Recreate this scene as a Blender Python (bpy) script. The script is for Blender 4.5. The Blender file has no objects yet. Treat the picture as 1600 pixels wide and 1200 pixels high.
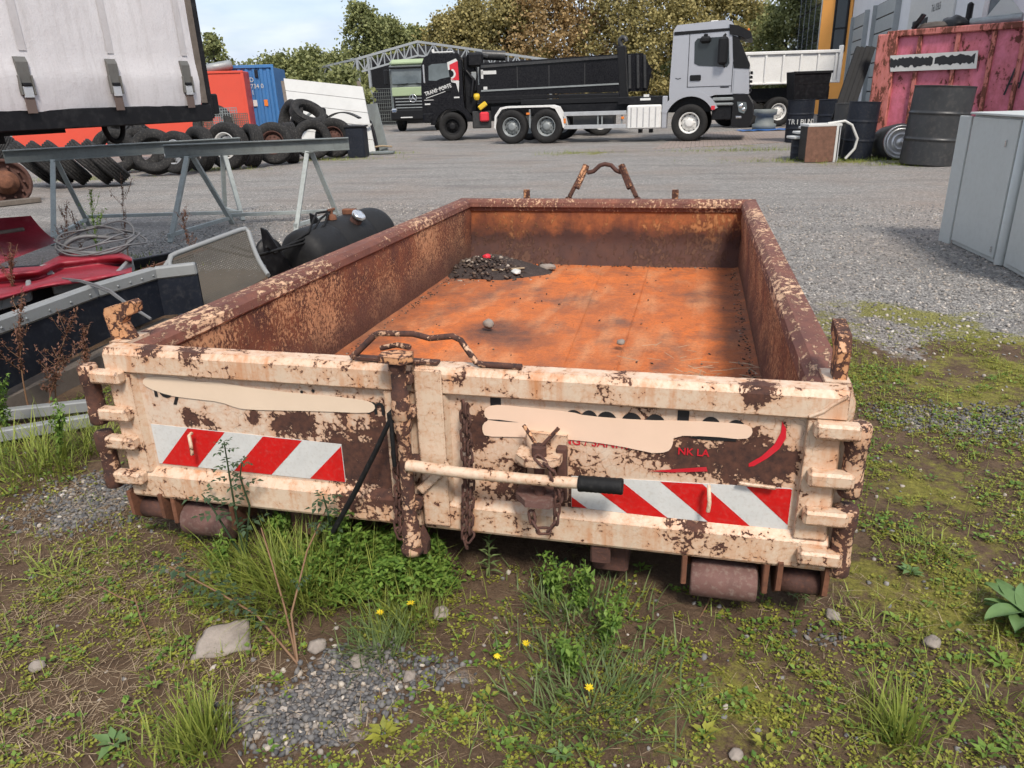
import bpy, bmesh, math, random
import numpy as np
from mathutils import Vector, Matrix, noise as mnoise
random.seed(7); rng = np.random.default_rng(7)
S = bpy.context.scene
COL = S.collection
R = math.radians
# ------------------------------------------------------------------ camera
CAM = np.array([.7318, -1.9159, 1.509]); YAW, PITCH, ROLL = R(-14.27), R(21.34), R(1.92); FPX = 1154.1
_f = np.array([math.sin(YAW)*math.cos(PITCH), math.cos(YAW)*math.cos(PITCH), -math.sin(PITCH)])
_r = np.array([math.cos(YAW), -math.sin(YAW), 0.]); _d = np.cross(_f, _r)
_r, _d = math.cos(ROLL)*_r+math.sin(ROLL)*_d, -math.sin(ROLL)*_r+math.cos(ROLL)*_d
cd = bpy.data.cameras.new('camera'); cam = bpy.data.objects.new('camera', cd); COL.objects.link(cam)
cd.sensor_width = 36; cd.lens = FPX/1600*36; cd.clip_end = 2000; cd.clip_start = .05
_m = Matrix.Identity(4)
for i in range(3): _m[i][0], _m[i][1], _m[i][2], _m[i][3] = _r[i], -_d[i], -_f[i], CAM[i]
cam.matrix_world = _m; S.camera = cam
# ------------------------------------------------------------------ world, sun, exposure
SUN_EL, SUN_AZ = R(50), R(152)          # azimuth from +Y clockwise: behind the camera, to the right
w = bpy.data.worlds.new('World'); S.world = w; w.use_nodes = True
wt = w.node_tree; wt.nodes.clear()
def wn(t, **k):
    n = wt.nodes.new(t)
    for a, b in k.items(): setattr(n, a, b)
    return n
sky = wn('ShaderNodeTexSky', sky_type='NISHITA', sun_disc=False, sun_elevation=SUN_EL, sun_rotation=SUN_AZ, air_density=1., dust_density=1.5, ozone_density=1.5)
tc = wn('ShaderNodeTexCoord'); mp = wn('ShaderNodeMapping'); mp.inputs['Scale'].default_value = (1.6, 1.6, 5.5)
nz = wn('ShaderNodeTexNoise'); nz.inputs['Scale'].default_value = 2.2; nz.inputs['Detail'].default_value = 7; nz.inputs['Roughness'].default_value = .55
nz.inputs['Distortion'].default_value = .3
cr = wn('ShaderNodeValToRGB'); cr.color_ramp.elements[0].position = .36; cr.color_ramp.elements[1].position = .60
cr.color_ramp.elements[0].color = (.5, .5, .5, 1); cr.color_ramp.elements[1].color = (1, 1, 1, 1)
nz2 = wn('ShaderNodeTexNoise'); nz2.inputs['Scale'].default_value = 3.7; nz2.inputs['Detail'].default_value = 6
cc = wn('ShaderNodeValToRGB'); cc.color_ramp.elements[0].position = .35; cc.color_ramp.elements[1].position = .62
cc.color_ramp.elements[0].color = (3.9, 4.6, 5.9, 1); cc.color_ramp.elements[1].color = (6.4, 6.7, 7.2, 1)
mx = wn('ShaderNodeMix', data_type='RGBA'); bg = wn('ShaderNodeBackground'); bg.inputs[1].default_value = .1; wo = wn('ShaderNodeOutputWorld')
L = wt.links.new
L(tc.outputs['Generated'], mp.inputs[0]); L(mp.outputs[0], nz.inputs['Vector']); L(mp.outputs[0], nz2.inputs['Vector'])
L(nz.outputs[0], cr.inputs[0]); L(nz2.outputs[0], cc.inputs[0]); L(cr.outputs[0], mx.inputs[0]); L(sky.outputs[0], mx.inputs[6]); L(cc.outputs[0], mx.inputs[7])
L(mx.outputs[2], bg.inputs[0]); L(bg.outputs[0], wo.inputs[0])
sl = bpy.data.lights.new('sun', 'SUN'); sl.energy = 2.4; sl.angle = R(12); sl.color = (1, .92, .82)
so = bpy.data.objects.new('sun', sl); COL.objects.link(so)
_sd = Vector((math.sin(SUN_AZ)*math.cos(SUN_EL), math.cos(SUN_AZ)*math.cos(SUN_EL), math.sin(SUN_EL)))
so.rotation_euler = _sd.to_track_quat('Z', 'Y').to_euler(); so.location = (0, 0, 30)
S.view_settings.view_transform = 'Standard'; S.view_settings.look = 'None'; S.view_settings.gamma = 1; S.view_settings.exposure = .70
S.cycles.max_bounces = 5; S.cycles.diffuse_bounces = 2; S.cycles.glossy_bounces = 2; S.cycles.caustics_reflective = False; S.cycles.caustics_refractive = False
S.cycles.use_denoising = True; S.cycles.use_adaptive_sampling = True; S.cycles.adaptive_threshold = .03
# ------------------------------------------------------------------ places
def ray(px, py): return _r*(px-800)/FPX+_d*(py-600)/FPX+_f
def on_ground(px, py, z=0.):
    d = ray(px, py); p = CAM+d*(z-CAM[2])/d[2]; return Vector(p)
def at(px, py, depth): return Vector(CAM+ray(px, py)*depth)
# ------------------------------------------------------------------ node materials
class NT:
    def __init__(s, name):
        s.m = bpy.data.materials.new(name); s.m.use_nodes = True; s.t = s.m.node_tree
        s.b = s.t.nodes['Principled BSDF']; s._p = None
    def new(s, ty, ins=None, **k):
        n = s.t.nodes.new(ty)
        for a, b in k.items(): setattr(n, a, b)
        for a, b in (ins or {}).items(): s.put(n.inputs[a], b)
        return n
    def put(s, sock, v):
        if hasattr(v, 'links') or isinstance(v, bpy.types.NodeSocket): s.t.links.new(v, sock)
        else:
            if sock.type == 'RGBA' and not hasattr(v, '__len__'): v = (v, v, v)
            if sock.type == 'RGBA' and len(v) == 3: v = (*v, 1)
            sock.default_value = v
    def pos(s, sc=None):
        if s._p is None: s._p = s.new('ShaderNodeNewGeometry').outputs['Position']
        if sc is None: return s._p
        return s.new('ShaderNodeVectorMath', {0: s._p, 1: sc}, operation='MULTIPLY').outputs[0]
    def noise(s, scale, detail=4, rough=.55, vec=None, dist=0, out=0):
        return s.new('ShaderNodeTexNoise', {'Vector': vec or s.pos(), 'Scale': scale, 'Detail': detail, 'Roughness': rough, 'Distortion': dist}).outputs[out]
    def vor(s, scale, feature='F1', vec=None, out='Distance', rnd=1):
        return s.new('ShaderNodeTexVoronoi', {'Vector': vec or s.pos(), 'Scale': scale, 'Randomness': rnd}, feature=feature).outputs[out]
    def mr(s, v, a, b, c=0., d=1.): return s.new('ShaderNodeMapRange', {0: v, 1: a, 2: b, 3: c, 4: d}).outputs[0]
    def mix(s, f, a, b, bt='MIX'): return s.new('ShaderNodeMix', {0: f, 6: a, 7: b}, data_type='RGBA', blend_type=bt).outputs[2]
    def ma(s, op, a, b=0.): return s.new('ShaderNodeMath', {0: a, 1: b}, operation=op, use_clamp=False).outputs[0]
    def sep(s, v): return s.new('ShaderNodeSeparateXYZ', {0: v}).outputs
    def ramp(s, f, st):
        n = s.new('ShaderNodeValToRGB', {0: f}); e = n.color_ramp.elements
        while len(e) < len(st): e.new(.5)
        for q, (p, c) in zip(e, st): q.position = p; q.color = (*c, 1)
        return n.outputs[0]
    def bump(s, h, dist=.002, st=1.): return s.new('ShaderNodeBump', {'Height': h, 'Distance': dist, 'Strength': st}).outputs[0]
    def end(s, col, rough=.6, metal=0., nor=None, spec=None):
        s.put(s.b.inputs['Base Color'], col); s.put(s.b.inputs['Roughness'], rough); s.put(s.b.inputs['Metallic'], metal)
        if nor is not None: s.put(s.b.inputs['Normal'], nor)
        if spec is not None: s.put(s.b.inputs['Specular IOR Level'], spec)
        return s.m
def dark(c, k): return tuple(x*k for x in c)
def paint(name, col, rough=.5, metal=0., var=.2, grime=.25, gcol=(.12, .10, .08), sc=3., bump=0., spec=None):
    n = NT(name); a = n.noise(sc, 4, .6); b = n.noise(sc*7, 4, .65)
    c = n.mix(n.mr(a, .3, .7), dark(col, 1-var), col)
    c = n.mix(n.ma('MULTIPLY', n.mr(b, .5, .75), grime), c, gcol)
    return n.end(c, n.mr(b, .3, .7, max(.05, rough-.1), min(1, rough+.12)) if grime > .05 else rough, metal, n.bump(b, bump) if bump else None, spec)
def rusty(name, col, amount=.5, spots=(), crack=.5, streak=.4, rust=(.036, .016, .013), stain=(.50, .20, .07), sc=19., stretch=(1, 1, 1), top=None, var=.12):
    """aged paint: crackle, flaked spots down to rust, orange run-off"""
    n = NT(name); P = n.pos(stretch)
    n1 = n.noise(sc, 6, .72, P); n2 = n.noise(2.3, 2, .5); n3 = n.noise(sc*4.5, 4, .75, P)
    f = n.ma('ADD', n.ma('ADD', n1, n.ma('MULTIPLY', n2, .35)), n.ma('MULTIPLY', n3, .55))       # about .75
    for (x, y, z, r, k) in spots:
        dv = n.new('ShaderNodeVectorMath', {0: n.pos(), 1: (x, y, z)}, operation='DISTANCE').outputs['Value']
        f = n.ma('ADD', f, n.mr(dv, 0, r*1.3, k*.78, 0.))
    if top:                                   # wear along an upper edge: (z0, z1, gain)
        f = n.ma('ADD', f, n.mr(n.sep(n.pos())[2], top[0], top[1], 0, top[2]))
    wv = n.new('ShaderNodeVectorMath', {0: n.pos(), 1: n.new('ShaderNodeVectorMath', {0: n.noise(14, 3, out=1), 1: (.05, .05, .05)}, operation='MULTIPLY').outputs[0]}, operation='ADD').outputs[0]
    ed = n.vor(31, 'DISTANCE_TO_EDGE', wv)
    if crack:
        t0 = 1.265-.42*amount; gate = n.mr(f, t0-.22, t0-.02)                       # flakes follow the crackle only where rust already sits
        f = n.ma('ADD', f, n.ma('MULTIPLY', gate, n.mr(ed, 0, .16, .055, -.06)))
        bv = n.new('ShaderNodeBevel', {'Radius': .010}, samples=4).outputs[0]; gn = n.new('ShaderNodeNewGeometry').outputs['Normal']
        dt = n.new('ShaderNodeVectorMath', {0: bv, 1: gn}, operation='DOT_PRODUCT').outputs['Value']
        f = n.ma('ADD', f, n.mr(dt, .70, .985, .19, 0.))                             # worn edges
    th = 1.265-.42*amount
    chip = n.mr(f, th, th+.03); halo = n.mr(f, th-.22, th+.02)
    st = n.noise(1., 4, .6, n.pos((26, 26, 2.2))); st = n.ma('MULTIPLY', n.mr(st, .48, .68), n.mr(n.noise(3.1, 3), .40, .58))
    ck = n.mr(ed, .0, .014, 1, 0)
    ck = n.ma('MULTIPLY', ck, n.mr(n.noise(5.5, 5, .7), .45, .68, 0, crack*.8))
    c = n.mix(n.mr(n.noise(4.5, 5, .6), .3, .7), dark(col, 1-var), col)
    c = n.mix(n.ma('MULTIPLY', n.noise(60, 4, .7), .25), c, dark(col, .6))
    c = n.mix(n.ma('MULTIPLY', st, streak), c, stain)
    c = n.mix(n.ma('MULTIPLY', halo, .6), c, stain)
    c = n.mix(ck, c, dark(rust, 1.6))
    rc = n.mix(n.mr(n.noise(38, 6, .7), .35, .7), rust, (.115, .046, .028))
    c = n.mix(chip, c, rc)
    h = n.ma('SUBTRACT', 1., n.ma('MAXIMUM', chip, n.ma('MULTIPLY', ck, .5)))
    h = n.ma('ADD', h, n.ma('MULTIPLY', n.noise(70, 4, .7), .35))
    return n.end(c, n.mix(chip, (.5,)*3, (.9,)*3), 0, n.bump(h, .0022))
def flaked(name, rustA, rustB, pale, amt=.5, sc=(9, 9, 5), pscale=7., dirt=None):
    """rusted sheet with remains of pale paint; dirt=(z0,z1,colour) tide mark"""
    n = NT(name); P = n.pos(sc)
    a = n.noise(1.2, 7, .65, P); b = n.noise(pscale, 8, .75, P); d = n.noise(22, 6, .7)
    c = n.mix(n.mr(a, .35, .65), rustA, rustB)
    c = n.mix(n.mr(d, .45, .75, 0, .6), c, dark(rustA, .55))
    big = n.noise(1.9, 3, .5)
    t = n.ma('ADD', b, n.ma('MULTIPLY', big, .5)); lim = .98-.5*amt
    pm = n.mr(t, lim, lim+.05); c = n.mix(pm, c, n.mix(n.mr(d, .3, .7), dark(pale, .72), pale))
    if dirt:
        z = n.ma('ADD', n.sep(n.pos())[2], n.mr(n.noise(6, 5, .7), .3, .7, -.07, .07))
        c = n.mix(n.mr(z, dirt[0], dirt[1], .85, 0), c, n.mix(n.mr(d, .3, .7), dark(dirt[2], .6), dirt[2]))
    return n.end(c, .85, 0, n.bump(n.ma('ADD', pm, n.ma('MULTIPLY', d, .8)), .0025))
M = {}
CREAM = (.70, .545, .405)
M['cream'] = rusty('cream_paint', CREAM, .46, [], .75, .5, top=(.78, .80, .06))
M['cream_l'] = rusty('cream_paint_left_door', (.70, .565, .445), .40, [(-.18, 0, .44, .17, .58), (-.13, 0, .60, .08, .45), (-.36, 0, .44, .12, .4), (-.93, 0, .63, .035, .5), (-.86, 0, .55, .035, .55), (-.52, 0, .55, .05, .5), (-.45, 0, .56, .05, .5), (-.62, 0, .57, .03, .5), (-.80, 0, .53, .05, .4), (-.30, 0, .62, .05, .35)], .95, .35)
M['cream_r'] = rusty('cream_paint_right_door', (.71, .55, .42), .40, [(.92, 0, .55, .12, .62), (.77, 0, .555, .08, .45), (.70, 0, .545, .07, .40), (.60, 0, .55, .06, .35), (.14, 0, .61, .05, .5), (.13, 0, .55, .05, .5), (.50, 0, .40, .12, .15), (.38, 0, .40, .14, .4), (.62, 0, .69, .06, .45), (1.0, 0, .55, .06, .4), (.22, 0, .40, .10, .3)], .9, .4)
M['cream_rail'] = rusty('cream_paint_rails', CREAM, .44, [(.925, 0, .775, .05, .5), (.90, 0, .735, .03, .5), (-.96, 0, .79, .05, .5), (-.80, 0, .79, .06, .4), (.06, 0, .745, .03, .45), (.10, 0, .75, .03, .45), (.55, 0, .745, .06, .3), (-.30, 0, .30, .06, .3), (.75, 0, .34, .08, .3), (-.18, 0, .36, .16, .4)], .6, .85, top=(.78, .80, .12))
M['cream_hinge'] = rusty('cream_paint_hinges', CREAM, .46, [], .8, .5)
M['pole'] = rusty('worn_pole_paint', dark(CREAM, .85), .98, [], .3, .4, rust=(.035, .018, .016), sc=13)
M['hook'] = rusty('rusty_hook_paint', (.66, .38, .21), .88, [], .2, .4, sc=15)
M['rail_rust'] = flaked('rusted_rail_cap', (.12, .046, .036), (.22, .082, .052), (.72, .45, .28), .42, (6, 3, 6), 7.)
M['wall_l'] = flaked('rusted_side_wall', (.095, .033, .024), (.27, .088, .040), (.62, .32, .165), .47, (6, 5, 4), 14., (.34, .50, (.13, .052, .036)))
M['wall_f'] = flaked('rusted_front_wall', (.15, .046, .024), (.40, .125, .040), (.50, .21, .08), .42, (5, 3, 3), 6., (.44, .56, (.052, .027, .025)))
M['rust'] = paint('plain_rust', (.21, .085, .045), .9, 0, .55, .6, (.05, .024, .018), 9, .002)
M['rust_dark'] = paint('dark_rust', (.10, .045, .034), .85, 0, .5, .4, (.22, .09, .05), 14, .002)
M['roller'] = paint('rusty_roller', (.17, .085, .07), .8, 0, .4, .5, (.30, .24, .20), 10, .001)
n = NT('rusty_floor'); a = n.noise(1.5, 6, .62); b = n.noise(9, 8, .7); d = n.noise(42, 6, .75)
sx = n.noise(3.2, 5, .6, n.pos((1.6, .55, 1)))
c = n.mix(n.mr(a, .32, .68), (.42, .12, .036), (.66, .165, .030)); c = n.mix(n.mr(b, .46, .66, 0, .7), c, (.27, .085, .038))
c = n.mix(n.mr(sx, .50, .66, 0, .6), c, (.60, .28, .13)); c = n.mix(n.mr(d, .52, .78, 0, .6), c, (.15, .05, .022)); c = n.mix(n.mr(n.noise(2.3, 6, .72), .52, .66, 0, .7), c, (.13, .075, .055))
for (x, y, z, r, k) in ((-.36, 1.97, .29, .26, .85), (-.15, 1.80, .29, .2, .5), (-1., .4, .3, .0001, 0)):
    dv = n.new('ShaderNodeVectorMath', {0: n.pos(), 1: (x, y, z)}, operation='DISTANCE').outputs['Value']
    c = n.mix(n.ma('MULTIPLY', n.mr(dv, r*.25, r, k, 0), n.mr(b, .3, .6, .4, 1)), c, (.055, .038, .035))
scr = n.noise(1., 5, .7, n.pos((34, 1.6, 1))); c = n.mix(n.mr(scr, .58, .74, 0, .16), c, (.66, .30, .13)); scr2 = n.noise(1., 5, .7, n.pos((5, 40, 1))); c = n.mix(n.mr(scr2, .62, .76, 0, .08), c, (.17, .07, .04))
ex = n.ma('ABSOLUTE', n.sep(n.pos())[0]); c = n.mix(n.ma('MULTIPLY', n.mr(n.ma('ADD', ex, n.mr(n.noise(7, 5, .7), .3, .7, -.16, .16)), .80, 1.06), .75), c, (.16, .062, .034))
gr_ = n.noise(75, 5, .85); c = n.mix(n.mr(gr_, .52, .68, 0, .7), c, (.17, .058, .026)); c = n.mix(n.mr(gr_, .25, .42, .4, 0), c, (.80, .36, .13))
for (x, y, r, k) in ((-.34, 1.98, .30, .8), (-.12, 1.83, .2, .45), (-.95, 1.2, .25, .35), (.1, 2.6, .22, .35), (.75, 3.0, .3, .35)):
    dv = n.new('ShaderNodeVectorMath', {0: n.pos((1, 1, 0)), 1: (x, y, 0)}, operation='DISTANCE').outputs['Value']
    c = n.mix(n.ma('MULTIPLY', n.mr(dv, r*.1, r, k, 0), n.mr(n.noise(11, 5, .7), .35, .6, .35, 1)), c, (.060, .038, .032))
M['floor'] = n.end(c, .88, 0, n.bump(n.ma('ADD', d, n.ma('MULTIPLY', b, 1.5)), .006))
M['redtape'] = paint('red_reflective_film', (.60, .010, .010), .4, 0, .2, .35, (.42, .10, .08), 11)
M['whitetape'] = paint('white_reflective_film', (.62, .62, .60), .45, 0, .12, .45, (.40, .36, .31), 12)
M['patch_l'] = paint('redaction_patch_left', (.74, .585, .44), .6, 0, .06, .06, (.6, .46, .34), 7)  # flat fill of the redaction patches, no coat of paint on the gate
M['patch_r'] = paint('redaction_patch_right', (.82, .59, .44), .6, 0, .06, .06, (.66, .46, .34), 7)
M['ink'] = paint('black_lettering', (.012, .012, .014), .5, 0, .2, .1)
M['redink'] = paint('red_lettering', (.62, .015, .03), .45, 0, .2, .2)
M['rubber'] = paint('black_rubber', (0.0108, 0.0108, 0.0114), .65, 0, .3, .2, (.09, .085, .08), 9, spec=.22)
M['tyre'] = paint('dusty_tyre_rubber', (0.0252, 0.0246, 0.0246), .8, 0, .45, .55, (.13, .12, .11), 4, spec=.22)
M['tyre2'] = paint('truck_tyre_rubber', (0.0216, 0.021, 0.021), .75, 0, .3, .3, (.085, .078, .07), 3, spec=.22)
M['black'] = paint('black_coating', (0.0096, 0.0096, 0.0114), .45, 0, .25, .3, (.06, .06, .06), 2, spec=.22)
M['blackbody'] = paint('black_truck_paint', (0.0078, 0.0078, 0.0102), .30, 0, .25, .45, (.055, .053, .052), 4, spec=.22)
M['navy'] = paint('navy_drum_paint', (0.0156, 0.0192, 0.0288), .5, 0, .3, .4, (.075, .07, .065), 4, spec=.22)
M['drum'] = paint('black_drum_paint', (.034, .035, .036), .42, 0, .35, .5, (.085, .075, .068), 2, spec=.5)
M['plastic'] = paint('black_plastic', (0.012, 0.012, 0.0132), .45, 0, .2, .15, (.08, .08, .08), 5, spec=.22)
M['silver'] = paint('silver_truck_paint', (.43, .44, .47), .3, .3, .04, .02, (.35, .34, .33), 1.2)
M['white'] = paint('white_truck_paint', (.74, .73, .70), .45, 0, .10, .35, (.42, .36, .30), 3)
M['whiteboard'] = paint('white_board', (.56, .555, .53), .6, 0, .1, .3, (.5, .47, .42), 2.5)
M['alu'] = paint('aluminium', (.62, .62, .62), .35, .6, .15, .25, (.3, .3, .3), 6)
M['steel'] = paint('galvanised_steel', (.30, .32, .32), .5, .3, .25, .35, (.14, .14, .13), 5)
M['beam'] = paint('grey_green_beam_paint', (.185, .205, .20), .6, 0, .25, .4, (.10, .10, .09), 4)
M['beamlight'] = paint('grey_green_leg_paint', (.33, .36, .35), .6, 0, .25, .5, (.20, .20, .18), 6)
M['chrome'] = paint('chrome', (.75, .75, .75), .15, .9, .05, .1)
M['glass'] = paint('dark_glass', (.025, .032, .036), .06, 0, .2, .0)
M['glass2'] = paint('pale_windscreen', (.17, .20, .21), .05, 0, .5, .0, sc=1.2)
M['red'] = paint('red_container_paint', (.66, .075, .040), .5, 0, .08, .12, (.45, .10, .07), 1.2)
M['blue'] = paint('blue_container_paint', (.045, .17, .40), .5, 0, .12, .15, (.12, .2, .3), 1.5)
M['orange'] = paint('orange_render', (.86, .38, .085), .8, 0, .06, .08, (.6, .3, .1), .8)
M['facade'] = paint('white_facade', (.68, .68, .69), .8, 0, .06, .15, (.45, .45, .45), .8)
M['shutter'] = paint('grey_shutter', (.34, .36, .36), .6, 0, .1, .15)
M['locker'] = paint('grey_cabinet_paint', (.49, .51, .49), .5, 0, .06, .2, (.38, .38, .34), 3)
M['pink'] = rusty('pink_container_paint', (.70, .19, .27), .50, [], 0, .25, rust=(.13, .03, .03), stain=(.35, .07, .06), sc=2.8, stretch=(1, 1, .7), var=.2)
M['pinkrust'] = rusty('pink_rusted_paint', (.64, .22, .20), .74, [], 0, .5, rust=(.15, .038, .025), stain=(.36, .09, .05), sc=3.4, stretch=(1.6, 1.6, .5), var=.2)
M['tarp'] = None
n = NT('white_tarpaulin'); a = n.noise(2.2, 6, .6); b = n.noise(1, 5, .7, n.pos((14, 14, 1.5))); d = n.noise(75, 3, .7)
c = n.mix(n.mr(a, .3, .7), (.60, .575, .58), (.68, .66, .665)); c = n.mix(n.mr(b, .48, .76, 0, .5), c, (.40, .37, .355)); c = n.mix(n.mr(d, .52, .8, 0, .4), c, (.38, .35, .35))
M['tarp'] = n.end(c, .65, 0, n.bump(n.ma('ADD', a, n.ma('MULTIPLY', d, .1)), .012))
M['tarpseam'] = paint('tarpaulin_seam', (.55, .525, .525), .7, 0, .15, .3, (.35, .32, .31), 6)
M['tankplastic'] = paint('matt_black_tank', (.013, .013, .014), .62, 0, .3, .3, (.05, .048, .045), 4, spec=.3)
M['redtarp'] = paint('faded_red_plastic', (.32, .022, .04), .5, 0, .35, .3, (.38, .12, .13), 5)
M['darkblue'] = paint('dark_blue_panel', (0.012, 0.0156, 0.0252), .55, 0, .3, .35, (.07, .07, .075), 4, spec=.22)
M['greyrail'] = paint('grey_rail_paint', (.26, .27, .27), .5, 0, .15, .3, (.2, .19, .18), 5)
M['green'] = paint('green_truck_paint', (.34, .42, .25), .4, 0, .1, .15, (.3, .3, .25), 2)
M['yellow'] = paint('yellow_plastic', (.75, .50, .03), .5)
M['signred'] = paint('red_plastic', (.72, .03, .05), .5)
M['amber'] = paint('amber_lens', (.80, .22, .03), .3)
M['wood'] = paint('weathered_wood', (.17, .14, .115), .9, 0, .4, .4, (.06, .05, .04), 6, .002)
M['brownboard'] = paint('brown_rusted_board', (.20, .10, .065), .9, 0, .4, .4, (.09, .05, .04), 12, .002)
M['stone'] = paint('flat_stone', (.33, .28, .24), .9, 0, .35, .4, (.2, .19, .15), 14, .003)
M['truss'] = paint('pale_truss_steel', (.33, .35, .36), .5, .2, .1, .1)
M['wiremesh'] = paint('grey_brown_wire', (.085, .073, .055), .6, 0, .3, .3)
M['brownstrap'] = paint('brown_webbing', (.14, .10, .085), .8, 0, .2, .3)
M['bucklegrey'] = paint('weathered_buckle', (.17, .165, .15), .5, .2, .25, .4, (.10, .08, .07), 8)
M['cable'] = paint('grey_cable', (.15, .15, .155), .5, 0, .2, .2)
def leafmat(name, c1, c2, trans=.25, sc=30, rough=.55):
    n = NT(name); a = n.noise(sc, 3, .6); g = n.new('ShaderNodeNewGeometry').outputs['Random Per Island']
    c = n.mix(n.mr(n.ma('ADD', n.ma('MULTIPLY', a, .6), n.ma('MULTIPLY', g, .7)), .25, 1.), c1, c2)
    n.put(n.b.inputs['Subsurface Weight'], 0.)
    m = n.end(c, rough, 0, spec=.3)
    tr = n.new('ShaderNodeBsdfTranslucent', {'Color': n.mix(.5, c, (.5, .6, .1), 'MULTIPLY') if False else c}); ad = n.new('ShaderNodeMixShader', {0: trans, 1: n.b.outputs[0], 2: tr.outputs[0]})
    n.t.links.new(ad.outputs[0], n.t.nodes['Material Output'].inputs[0]); return m
M['clover'] = leafmat('ground_cover_leaf', (.12, .135, .022), (.34, .34, .055))
M['bushleaf'] = leafmat('bush_leaf', (.065, .14, .022), (.20, .30, .055))
M['grass'] = leafmat('grass_blade', (.10, .145, .022), (.32, .36, .075))
M['bluegrass'] = leafmat('blue_green_weed', (.075, .12, .038), (.18, .235, .085))
M['roseleaf'] = leafmat('rose_leaf', (.035, .065, .032), (.075, .12, .06))
M['rosette'] = leafmat('broad_leaf', (.09, .17, .06), (.17, .27, .10))
M['straw'] = leafmat('dry_straw', (.22, .15, .085), (.46, .36, .24), .1)
M['dryweed'] = leafmat('dry_brown_weed', (.09, .04, .026), (.20, .095, .06), .1)
M['drystem'] = leafmat('dry_stem', (.14, .075, .04), (.24, .14, .08), .0)
M['petal'] = leafmat('yellow_petal', (.80, .58, .02), (.9, .70, .04), .3)
M['tree_g'] = leafmat('tree_leaf_green', (.11, .13, .05), (.33, .345, .14), .3, .8)
M['tree_o'] = leafmat('tree_leaf_autumn', (.17, .155, .058), (.48, .40, .165), .3, .8)
M['tree_b'] = leafmat('tree_leaf_brown', (.22, .15, .066), (.52, .36, .17), .3, .8)
M['bark'] = paint('bark', (.10, .085, .07), .95, 0, .3, .3, (.05, .04, .03), 5)
n = NT('litter_crumbs'); g = n.new('ShaderNodeNewGeometry').outputs['Random Per Island']; M['crumb'] = n.end(n.ramp(g, [(0, (.03, .02, .017)), (.7, (.075, .048, .036)), (.9, (.16, .12, .09)), (1, (.42, .36, .30))]), .9)
# pebble colour varies per stone
n = NT('pebbles'); g = n.new('ShaderNodeNewGeometry').outputs['Random Per Island']
c = n.ramp(g, [(0, (.12, .118, .116)), (.35, (.20, .194, .188)), (.62, (.29, .272, .252)), (.80, (.36, .31, .26)), (.92, (.50, .44, .38)), (1, (.62, .58, .53))])
c = n.mix(n.mr(n.noise(160, 3), .4, .7, 0, .4), c, (.16, .13, .11)); M['pebble'] = n.end(c, .85)
n = NT('dark_pebbles'); g = n.new('ShaderNodeNewGeometry').outputs['Random Per Island']
c = n.ramp(g, [(0, (.058, .057, .060)), (.55, (.12, .117, .116)), (.90, (.19, .175, .16)), (.97, (.34, .28, .22)), (1, (.5, .45, .38))])
M['dpebble'] = n.end(c, .8)
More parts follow.
